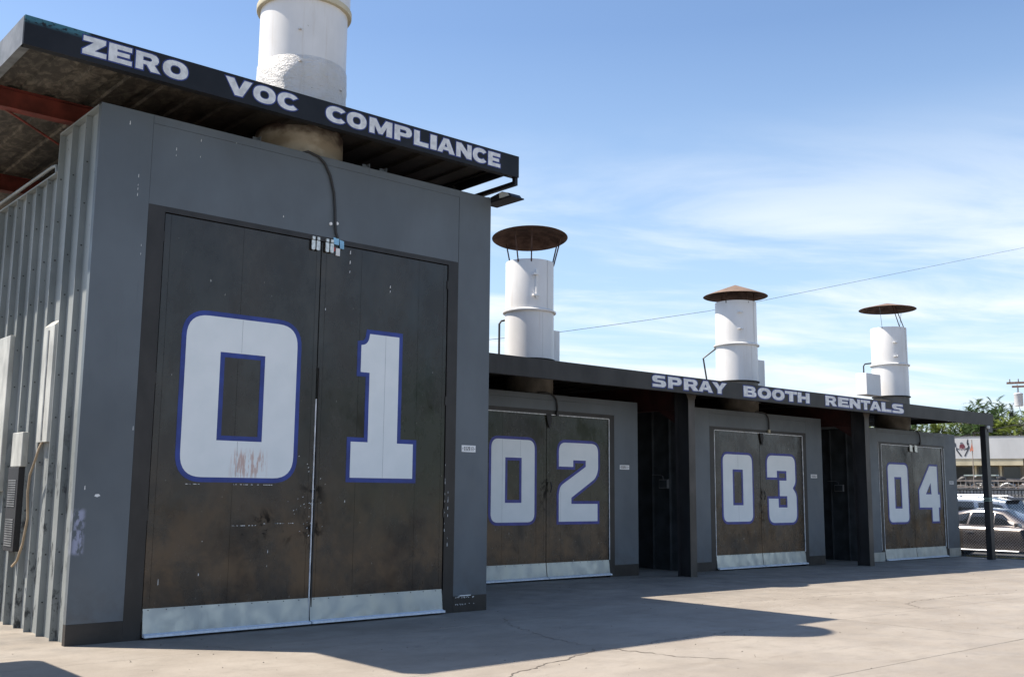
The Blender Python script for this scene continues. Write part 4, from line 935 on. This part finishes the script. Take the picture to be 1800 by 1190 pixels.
    for u in wheels:
        for sg in (1, -1):
            bot, belt, w = interp(st, u); y_ = sg*(hw*w-.08)
            q = MB(); A = MB(); rim = MB()
            for mm, rr, wd, n_ in ((q, wr, .11, 28), (rim, wr*.66, .118, 20), (A, wr+.07, .088, 28)):
                o = len(mm.v)
                for side in (-1, 1):
                    for k in range(n_): a = 2*math.pi*k/n_; mm.v.append(P(u+rr*math.cos(a), y_+side*wd, wr+rr*math.sin(a) if mm is not A else max(wr+rr*math.sin(a), .12)))
                for k in range(n_): mm.f.append((k, (k+1) % n_, n_+(k+1) % n_, n_+k))
                mm.f.append(tuple(range(n_))); mm.f.append(tuple(range(n_, 2*n_)))
            A.build('wheel_arch', M['gap'], t); wh = q.build('wheel', M['tyre'], t, smooth=40); rim.build('rim', M['rim'], wh, smooth=40)
    return t, P, interp
# sedan, nose towards the right of the picture
st = [(-2.4, .34, .78, .78), (-2.25, .26, .92, .90), (-1.7, .24, .97, .98), (0, .20, .95, 1.0), (1.0, .20, .93, 1.0), (1.7, .22, .87, .98), (2.25, .24, .76, .91), (2.5, .30, .58, .74)]
gh = [(-1.75, .84, .98, .74, .99), (-1.05, .87, .965, .70, 1.36), (-.55, .885, .96, .70, 1.45), (0, .89, .955, .705, 1.47), (.5, .885, .95, .70, 1.42), (1.2, .85, .925, .74, 1.03), (1.32, .84, .92, .78, .93)]
gh[5] = (1.15, .86, .93, .74, 1.07)
sed, P, itp = car('sedan', 'taupe sedan parked just behind the chain-link fence', 33.93, 15.25, -math.pi/2, 4.95, 1.84, st, gh,
    {'side': [[(1.02, .10), (.52, .84), (.262, .93), (.262, .06)], [(.242, .06), (.242, .94), (-.47, .94), (-.52, .06)], [(-.545, .06), (-.50, .92), (-1.0, .80), (-1.35, .25), (-1.35, .12)]], 'ends': {'windshield': (6, 4), 'rear_window': (0, 2)}}, M['taupe'], -.27, (1.66, -1.40), .33, (1.15, .25, -.75))
for sg in (1, -1):
    MB().add([P(.98, sg*.92, .93), P(1.16, sg*.92, .93), P(1.12, sg*1.10, .95), (P(.97, sg*1.10, .95)), P(.99, sg*.92, 1.03), P(1.14, sg*.92, 1.03), P(1.10, sg*1.10, 1.07), P(.98, sg*1.10, 1.07)], [(0, 1, 2, 3), (4, 5, 6, 7), (0, 1, 5, 4), (1, 2, 6, 5), (2, 3, 7, 6), (3, 0, 4, 7)]).build('side_mirror', M['taupe'], sed, bevel=.025)
    for u in (-.52, .38) if False else (-.48, -1.05):
        MB().obox(P(u+.62, sg*.928, .76), Vector((0, .10, 0)), Vector((.018, 0, 0)), Vector((0, 0, .016))).build('door_handle', M['chrome'], sed, bevel=.008)
    MB().tube([P(-1.0, sg*.90, .232), P(1.0, sg*.90, .232)], .022, 6).build('sill_trim', M['chrome'], sed)
    MB().obox(P(2.2, sg*.62, .62), Vector((0, .10, 0)), Vector((.16, 0, 0)), Vector((0, 0, .06))).build('headlight', M['lamp'], sed, bevel=.02)
    MB().obox(P(-2.32, sg*.66, .80), Vector((0, .06, 0)), Vector((.14, 0, 0)), Vector((0, 0, .06))).build('tail_light', M['lampr'], sed, bevel=.02)
sed.scale = (1.04, 1.04, 1.05)
# sport utility car behind it, tail to the right
st = [(-2.3, .40, .95, .86), (-2.15, .32, 1.05, .95), (-1.2, .28, 1.08, .99), (0, .26, 1.06, 1.0), (1.1, .26, 1.04, 1.0), (1.9, .30, .98, .96), (2.3, .42, .80, .82)]
gh = [(-2.12, .88, 1.06, .80, 1.10), (-1.80, .88, 1.06, .76, 1.76), (-1.2, .89, 1.07, .76, 1.86), (0, .90, 1.06, .77, 1.90), (.5, .89, 1.05, .76, 1.82), (1.15, .86, 1.03, .78, 1.20), (1.3, .85, 1.02, .8, 1.05)]
suv, P, itp = car('suv', 'dark blue-grey SUV parked behind the taupe sedan, tail to the right', 37.0, 17.8, math.pi/2, 4.6, 1.88, st, gh,
    {'side': [[(.98, .12), (.48, .86), (.20, .90), (.20, .08)], [(.10, .08), (.10, .92), (-.75, .92), (-.80, .08)], [(-.90, .10), (-.88, .9), (-1.70, .88), (-1.92, .15)]], 'ends': {'windshield': (6, 4), 'rear_window': (0, 1)}}, M['silver'], -.25, (1.4, -1.4), .36, (1.1, .15, -.85))
MB().add([P(-1.78, .60, 1.87), P(-1.78, -.60, 1.87), P(-1.98, -.56, 1.80), P(-1.98, .56, 1.80), P(-1.78, .60, 1.83), P(-1.78, -.60, 1.83), P(-1.98, -.56, 1.775), P(-1.98, .56, 1.775)], [(0, 1, 2, 3), (4, 5, 6, 7), (0, 1, 5, 4), (1, 2, 6, 5), (2, 3, 7, 6), (3, 0, 4, 7)]).build('spoiler', M['ink'], suv)
for sg in (1, -1): MB().tube([P(.5, sg*.66, 1.90), P(.3, sg*.68, 1.94), P(-1.3, sg*.68, 1.92), P(-1.5, sg*.67, 1.86)], .018, 6).build('roof_rail', M['chrome'], suv)

# ------------------------------------------------------------------ across the street
U = Vector((.4116, -.9114, 0)); V = Vector((.9114, .4116, 0)); O = Vector((55.76, 27.11, 0))
def F(base):         # local frame: x along the facade, y depth, z up
    return lambda x, y, z: tuple(base+U*x+V*y+Vector((0, 0, z)))
S = F(O)
def lbox(m, Fr, x0, x1, y0, y1, z0, z1):
    vs = [Fr(x, y, z) for z in (z0, z1) for y in (y0, y1) for x in (x0, x1)]
    return m.add(vs, [(0, 2, 3, 1), (4, 5, 7, 6), (0, 1, 5, 4), (2, 6, 7, 3), (0, 4, 6, 2), (1, 3, 7, 5)])
g = MB(); lbox(g, F(O-V*9.5), -60, 60, 0, 60, -.3, 1.5); tag(g.build('raised_yard', M['earth']), kind='structure')
sh = thing('shop_building', 'long white-fasciaed shop across the street with a painted emblem', 'building', tuple(O))
lbox(MB(), S, -16, 6, 1.3, 10, 1.5, 4.7).build('wall', M['shopwall'], sh)
fas = lbox(MB(), S, -16, 6, 0, .15, 3.66, 4.85).build('fascia', M['shopw'], sh)
lbox(MB(), S, -16, 6, -.02, .17, 4.85, 4.89).build('coping', M['covergrey'], sh)
lbox(MB(), S, -16, 6, .15, 10, 4.6, 4.8).build('roof', M['shopw'], sh)
lbox(MB(), S, -16, 3.3, .03, 1.3, 3.3, 3.655).build('soffit_band', M['cream'], sh)
for x in (-14.5, -10, -6, -2.5, .9, 2.15, 3.35):
    lbox(MB(), S, x, x+(.1 if x < 3 else .22), .5, .62, 1.5, 3.3).build('pillar', M['cream'], sh)
for a, b in ((-14, -10.2), (-9.8, -6.1), (-5.8, -2.6), (-2.2, .82), (1.05, 2.1), (2.3, 3.2)):
    fr0 = lbox(MB(), S, a, b, 1.24, 1.3, 1.6, 3.28).build('window', M['covergrey'], sh)
    lbox(MB(), S, a+.05, b-.05, 1.22, 1.24, 1.65, 3.24).build('pane', M['shopglass'], fr0)
def mural(pts, mat, nm, y=-.012): MB().slab([pts], y, .002, S).build(nm, mat, fas)
def mz(px, py): return ((px-80)/340, 4.81-(py-95)/315)      # sketch units on the fascia to metres
def mu(l): return [mz(*p) for p in l]
mural(mu([(155, 230), (175, 205), (225, 205), (245, 235), (248, 290), (230, 315), (215, 290), (200, 285), (188, 305), (170, 302), (152, 280)]), M['mural_red'], 'emblem_mask')
mural(mu([(165, 200), (175, 180), (205, 178), (222, 200), (210, 196), (195, 188), (178, 192)]), M['mural_dark'], 'emblem_arc')
mural(mu([(95, 265), (150, 290), (150, 300), (112, 288), (125, 320), (188, 405), (180, 418), (160, 412), (108, 335), (92, 312)]), M['mural_dark'], 'emblem_limb')
mural(mu([(250, 290), (290, 265), (300, 235), (322, 238), (325, 275), (305, 305), (248, 412), (232, 418), (228, 402), (285, 300), (252, 300)]), M['mural_dark'], 'emblem_limb')
mural(mu([(278, 190), (285, 150), (302, 115), (308, 150), (300, 180), (318, 195), (308, 230), (285, 225)]), M['mural_dark'], 'emblem_hand')
mural(mu([(75, 180), (92, 190), (98, 240), (90, 265), (75, 250)]), M['mural_dark'], 'emblem_hand')
for x in (168, 222): mural(mu([(x, 278), (x+16, 275), (x+20, 292), (x+6, 300)]), M['mural_pale'], 'emblem_eye', -.016)
# retaining wall, iron fence, railing
FW = F(O-V*9.7)
rwl = thing('retaining_wall', 'rough grey stone wall behind the black iron fence', 'wall', tuple(O-V*9.7))
lbox(MB(), FW, -14, 14, 0, .25, -.3, 1.92).build('wall', M['stone'], rwl); lbox(MB(), FW, -14, 14, -.04, .29, 1.925, 2.0).build('coping', M['covergrey'], rwl)
FI = F(O-V*12)
fi = thing('iron_fence', 'black iron picket fence with scroll tops across the street', 'fence', tuple(O-V*12))
m = MB(); x = -12
while x < 12: lbox(m, FI, x, x+.038, 0, .038, -.25, 1.95); x += .135
tag(m.build('pickets', M['iron'], fi), kind='stuff')
for z in (1.9, 1.55, .05): lbox(MB(), FI, -12, 12, -.02, .05, z, z+.05).build('rail', M['iron'], fi)
m = MB(); x = 1.6
while x < 12:
    pts = [FI(x+.06*math.cos(a*.6), -.01, 1.72+.06*math.sin(a*.6)) for a in range(11)]; m.tube(pts, .012, 4); x += .135
tag(m.build('scrolls', M['iron'], fi), kind='stuff')
for x in (-10, -5, .0, 5, 10): lbox(MB(), FI, x, x+.07, -.03, .06, -.3, 2.1).build('fence_post', M['iron'], fi)
FR = F(O-V*9.3)
rl_ = thing('railing', 'pale low railing on top of the stone wall', 'railing', tuple(O-V*9.3))
m = MB(); x = -12
while x < 12: lbox(m, FR, x, x+.03, 0, .03, 1.5, 2.34); x += .2
tag(m.build('balusters', M['rail'], rl_), kind='stuff')
for z in (2.04, 2.32): lbox(MB(), FR, -12, 12, -.02, .05, z, z+.06).build('rail', M['rail'], rl_)
# motorcycles behind the railing
def moto(px, lab, col, yo, flip=1):
    base = O-V*yo+U*px; Fm = F(base+Vector((0, 0, 1.5))); t = thing('motorcycle', lab, 'motorcycle', tuple(base+Vector((0, 0, 1.5))), 'motorcycles parked in front of the shop')
    for wx in (-.7*flip, .7*flip):
        m = MB(); m.tube([Fm(wx+.30*math.cos(a*math.pi/10), 0, .32+.30*math.sin(a*math.pi/10)) for a in range(21)], .05, 8, False); w = m.build('wheel', M['tyre'], t, smooth=60)
        m = MB()
        for k in range(5): a = k*math.pi/5; m.tube([Fm(wx+.26*math.cos(a), 0, .32+.26*math.sin(a)), Fm(wx-.26*math.cos(a), 0, .32-.26*math.sin(a))], .012, 4)
        m.build('spokes', M['rim'], w)
        m = MB(); m.tube([Fm(wx+.38*math.cos(R(20+a*14)), 0, .34+.40*math.sin(R(20+a*14))) for a in range(11)], [.03]+[.055]*9+[.03], 6); m.build('fender', M[col], t, smooth=60)
    m = MB(); m.tube([Fm(-.15*flip, 0, .86), Fm(0, 0, .93), Fm(.2*flip, 0, .95), Fm(.38*flip, 0, .88)], [.10, .16, .17, .09], 10); m.build('tank', M['iron' if col == 'mwhite' else col], t, smooth=60)
    m = MB(); m.tube([Fm(-.75*flip, 0, .92), Fm(-.55*flip, 0, .86), Fm(-.2*flip, 0, .82), Fm(-.05*flip, 0, .86)], [.06, .12, .13, .08], 8); m.build('seat', M['rubber'], t, smooth=60)
    lbox(MB(), Fm, -.22, .25, -.14, .14, .30, .68).build('engine', M['covergrey'], t, bevel=.03)
    MB().tube([Fm(.72*flip, .09, .32), Fm(.45*flip, .07, 1.05)], .022, 6).tube([Fm(.72*flip, -.09, .32), Fm(.45*flip, -.07, 1.05)], .022, 6).build('fork', M['chrome'], t)
    MB().tube([Fm(.32*flip, -.38, 1.12), Fm(.44*flip, -.2, 1.14), Fm(.46*flip, .2, 1.14), Fm(.34*flip, .38, 1.12)], .016, 6).build('handlebar', M['iron'], t)
    MB().tube([Fm(.50*flip, 0, 1.0), Fm(.62*flip, 0, 1.0)], [.07, .09], 10).build('headlight', M['lamp'], t)
moto(.45, 'leftmost motorcycle by the shop, with white fenders', 'mwhite', 7.8, 1)
moto(2.2, 'black motorcycle just right of the canopy end post, behind the railing', 'mwhite', 7.4, -1)
moto(3.1, 'white and dark motorcycle near the right edge of the picture', 'mwhite', 8.0, 1)
moto(4.1, 'orange motorcycle at the right edge of the picture', 'orange', 7.6, -1)
wt = thing('display_stand', 'white low display stand among the motorcycles behind the railing', 'stand', tuple(O-V*8.4+U*1.3+Vector((0, 0, 1.5))))
Fw = F(O-V*8.4+U*1.3+Vector((0, 0, 1.5)))
lbox(MB(), Fw, -.75, .75, -.25, .25, 1.08, 1.14).build('top', M['palegreen'], wt)
for x in (-.7, 0, .66): lbox(MB(), Fw, x, x+.05, -.2, .2, 0, 1.078).build('leg', M['covergrey'], wt)
lbox(MB(), Fw, -.64, .0, -.02, .02, .75, 1.05).build('panel', M['rail'], wt); lbox(MB(), Fw, .05, .64, -.02, .02, .75, 1.05).build('panel', M['covergrey'], wt)
fgb = O-V*9.0+U*.98+Vector((0, 0, 1.5)); Ff = F(fgb)
ff = thing('flag', 'faded orange pennant hanging on a pale pole by the shop', 'flag', tuple(fgb))
MB().tube([Ff(0, 0, 0), Ff(0, 0, 2.75)], .022, 6).build('flag_pole', M['rail'], ff)
MB().slab([[(0.0, 2.60), (.04, 2.35), (.05, 2.2), (-.02, 2.25), (-.09, 2.17), (-.10, 2.28), (-.05, 2.42)]], -.03, .0, Ff).build('pennant', M['flag'], ff)

# trees beyond the shop: pinnate fronds radiating from the twig ends
def frond(m, base, d, L, rr, leafl):
    up = Vector((0, 0, 1)); side = d.cross(up)
    if side.length < .1: side = Vector((1, 0, 0))
    side.normalize(); n = 8
    for k in range(n+1):
        t = (k+.5)/n; droop = Vector((0, 0, -.35*L*t*t)); p = base+d*L*t+droop; ln = leafl*(1-.45*abs(t-.4)); tan = (d+Vector((0, 0, -.7*t))).normalized()
        for sg in (-1, 1):
            q = (side*sg*.85+tan*.5+Vector((0, 0, rr.uniform(-.25, .15)))).normalized(); w = tan*ln*.17
            m.v += [tuple(p-w), tuple(p+q*ln*.55+w*.4), tuple(p+q*ln), tuple(p+w)]; o = len(m.v)-4; m.f.append((o, o+1, o+2, o+3))
def tree_mesh(seed, H, W_, nclump, mat):
    rr = random.Random(seed); crown = MB(); br = MB(); tk = MB()
    tk.tube([(0, 0, -.2), (.08, .03, H*.2), (-.06, .08, H*.42), (.04, 0, H*.6)], [H*.028, H*.023, H*.018, H*.012], 8)
    for i in range(nclump):
        a = rr.uniform(0, 6.283); e = rr.uniform(-.35, 1.2); rad = W_*.5*rr.uniform(.45, 1)*(1+.25*math.sin(3*a+seed))
        c = Vector((math.cos(a)*math.cos(e)*rad, math.sin(a)*math.cos(e)*rad, H*.60+math.sin(e)*H*.36*rr.uniform(.6, 1.05)))
        st_ = Vector((0, 0, H*rr.uniform(.32, .6))); mid = st_.lerp(c, .55)+Vector((0, 0, .25)); br.tube([st_, mid, c], [H*.008, H*.005, H*.002], 5, False)
        for k in range(rr.randint(7, 12)):
            d = Vector((rr.gauss(0, 1), rr.gauss(0, 1), rr.gauss(.35, .6))).normalized(); d = (d+(c-Vector((0, 0, H*.5))).normalized()*.5).normalized()
            frond(crown, c+Vector((rr.gauss(0, .1), rr.gauss(0, .1), rr.gauss(0, .1))), d, rr.uniform(.55, 1.05), rr, rr.uniform(.22, .32))
    return tk, br, crown
protos = []
for seed, H, Wd, nc, mt in ((1, 6.6, 5.0, 85, 'leafy'), (5, 7.2, 5.2, 80, 'leafd'), (8, 5.8, 4.6, 75, 'leafy')):
    tk, br, cr = tree_mesh(seed, H, Wd, nc, mt); ob = []
    for nm, mb, mt_ in (('trunk', tk, 'bark'), ('branches', br, 'bark'), ('crown', cr, mt)):
        me = bpy.data.meshes.new(nm); me.from_pydata(mb.v, [], mb.f); me.materials.append(M[mt_])
        if nm != 'crown':
            for p in me.polygons: p.use_smooth = True
        ob.append((nm, me))
    protos.append(ob)
def tree(k, loc, rot, sc, label, group):
    t = thing('tree', label, 'tree', loc, group); t.rotation_euler = (0, 0, rot); t.scale = (sc*(1.12 if loc[1] > 0 else 1), sc*(1.12 if loc[1] > 0 else 1), sc*(.93 if loc[1] > 0 else 1))
    for nm, me in protos[k]: o = bpy.data.objects.new(nm, me); COL.objects.link(o); o.parent = t
GT = 'trees behind the shop'
labs = ['pinnate-leaved tree behind the shop, just left of the end post top', 'yellow-green tree behind the shop, right of the canopy corner', 'darker tree behind the shop seen in the gap under the canopy end', 'tree behind the shop half hidden by stack 04 duct', 'low light green tree at the right edge behind the shop', 'tree behind the shop rising over the canopy corner', 'tree behind the shop hidden mostly by booth 04', 'far right tree beyond the shop roof']
spots = [(1.3, 12.5, 1, .93, 0), (3.4, 11.5, 0, .93, 1.3), (-.8, 14, 0, .92, 2.0), (-3.4, 12, 1, .86, 3.1), (6.4, 12.5, 2, .95, 4.0), (1.9, 18.5, 1, 1.12, 5.0), (-6.3, 13, 2, 1.0, .6), (9.6, 13, 0, .9, 2.6)]
for lb, (u, v, k, sc, rt) in zip(labs, spots):
    p = O+U*u+V*v; tree(k, (p.x, p.y, 1.3 if k != 1 else 1.0), rt, sc, lb, GT)
# a few trees across the yard behind the viewer, mirrored dimly in the glossy doors
for i, (x, y, k, sc) in enumerate(((29, -23, 1, 1.25), (34, -24, 0, 1.4), (39, -23, 1, 1.3), (44.5, -25, 2, 1.6), (50, -23, 1, 1.35), (56, -25, 0, 1.4))):
    tree(k, (x, y, -.3), i*1.3, sc, ['first', 'second', 'third', 'fourth', 'fifth', 'last'][i]+' tree of the row across the yard, behind the viewer', 'trees across the yard')
m = MB(); lbox(m, F(O+V*26), -60, 60, 0, .5, 1.3, 4.2); 
for i in range(0): pass

# utility pole and wires
pb = Vector((52.25, 21.58, 0)); up = thing('utility_pole', 'brown utility pole with crossarms and a transformer at the right edge', 'utility pole', (pb.x, pb.y, -.3))
MB().tube([(pb.x, pb.y, -.3), (pb.x, pb.y, 7.6)], [.15, .11], 10).build('pole', M['wood'], up, smooth=50)
d = Vector((.37, -.93, 0)).normalized(); e = Vector((-d.y, d.x, 0))
for z, hl, th in ((7.18, .95, .05), (6.98, .72, .045)):
    MB().obox((pb.x, pb.y, z) if z > 7 else (pb.x-e.x*.15, pb.y-e.y*.15, z), d*hl, e*.05, Vector((0, 0, th))).build('crossarm', M['wood'], up)
for q in (-.8, -.42, .42, .8): MB().lathe(pb.x+d.x*q, pb.y+d.y*q, [(.02, 7.22), (.035, 7.26), (.02, 7.3), (.035, 7.34), (.0, 7.4)], 8).build('insulator', M['covergrey'], up)
tx = pb-d*.46
MB().lathe(tx.x, tx.y, [(.001, 6.02), (.19, 6.03), (.2, 6.06), (.2, 6.58), (.215, 6.6), (.215, 6.64), (.12, 6.70), (.001, 6.71)], 20).build('transformer', M['can'], up, smooth=40)
MB().tube([(tx.x+.05, tx.y, 6.7), (tx.x+.03, tx.y, 6.98)], .018, 5).tube([(tx.x-.08, tx.y, 6.7), (tx.x-.06, tx.y, 7.1)], .014, 5).build('bushing', M['wood'], up)
def cat(a, b, sag, n=16): return [Vector(a).lerp(Vector(b), i/n)-Vector((0, 0, sag*4*(i/n)*(1-i/n))) for i in range(n+1)]
m = MB(); m.tube([(tx.x-.1, tx.y+.2, 6.2), (tx.x-.18, tx.y+.35, 5.8), (tx.x-.12, tx.y+.3, 5.4), (tx.x, tx.y, 5.15)], .014, 5).tube([(tx.x, tx.y, 6.03), (tx.x+.05, tx.y-.1, 5.6), (tx.x, tx.y, 5.3)], .012, 5)
m.tube(cat((pb.x, pb.y, 5.25), (tx.x-.05, tx.y+.3, 5.1), .06, 5), .018, 5)
m.tube(cat((tx.x, tx.y+.3, 5.12), (46, 30.5, 3.3), .15), .016, 5); m.tube(cat((tx.x, tx.y+.3, 5.12), (62, 12, 4.0), .2), .012, 5)
m.tube(cat((pb.x, pb.y, 5.3), (50, 34, 3.9), .4), .012, 5);
m.build('drop_wires', M['wire'], up)
m = MB(); m.tube([(8, 25, 4.05), (14, 25, 5.1), (20.8, 25, 6.42), (23.9, 25, 7.0), (27.8, 25, 7.81), (31.8, 25, 8.67), (35.6, 25, 9.6), (45, 25, 11.95), (61.2, 25, 16.0), (75, 25, 19.6)], .0075, 5)
tag(m.build('overhead_wire', M['wire']), 'single overhead wire crossing the sky behind the stacks', 'wire')

# unseen roof added left of view to cast the lower-left corner shadow
sc_ = thing('shade_canopy', 'small flat awning on posts left of the tall booth, out of view', 'awning', (0, 11, 0))
pr = fillet([(-2.5, 9.2, 0), (1.75, 9.2, .5), (1.98, 10.6, 1.2), (1.98, 12.32, .12), (-2.5, 12.45, 0)], 8)
MB().extr(pr, 'z', 2.95, 3.05).build('roof', M['teal'], sc_)  # added slab, only there to cast the corner shadow
for x, y in ((-2.3, 9.5), (.6, 9.6), (-2.3, 12.1), (.8, 12.0)): MB().tube([(x, y, 0), (x, y, 2.949)], .04, 8).build('post', M['post'], sc_)  # added posts of the unseen shadow roof
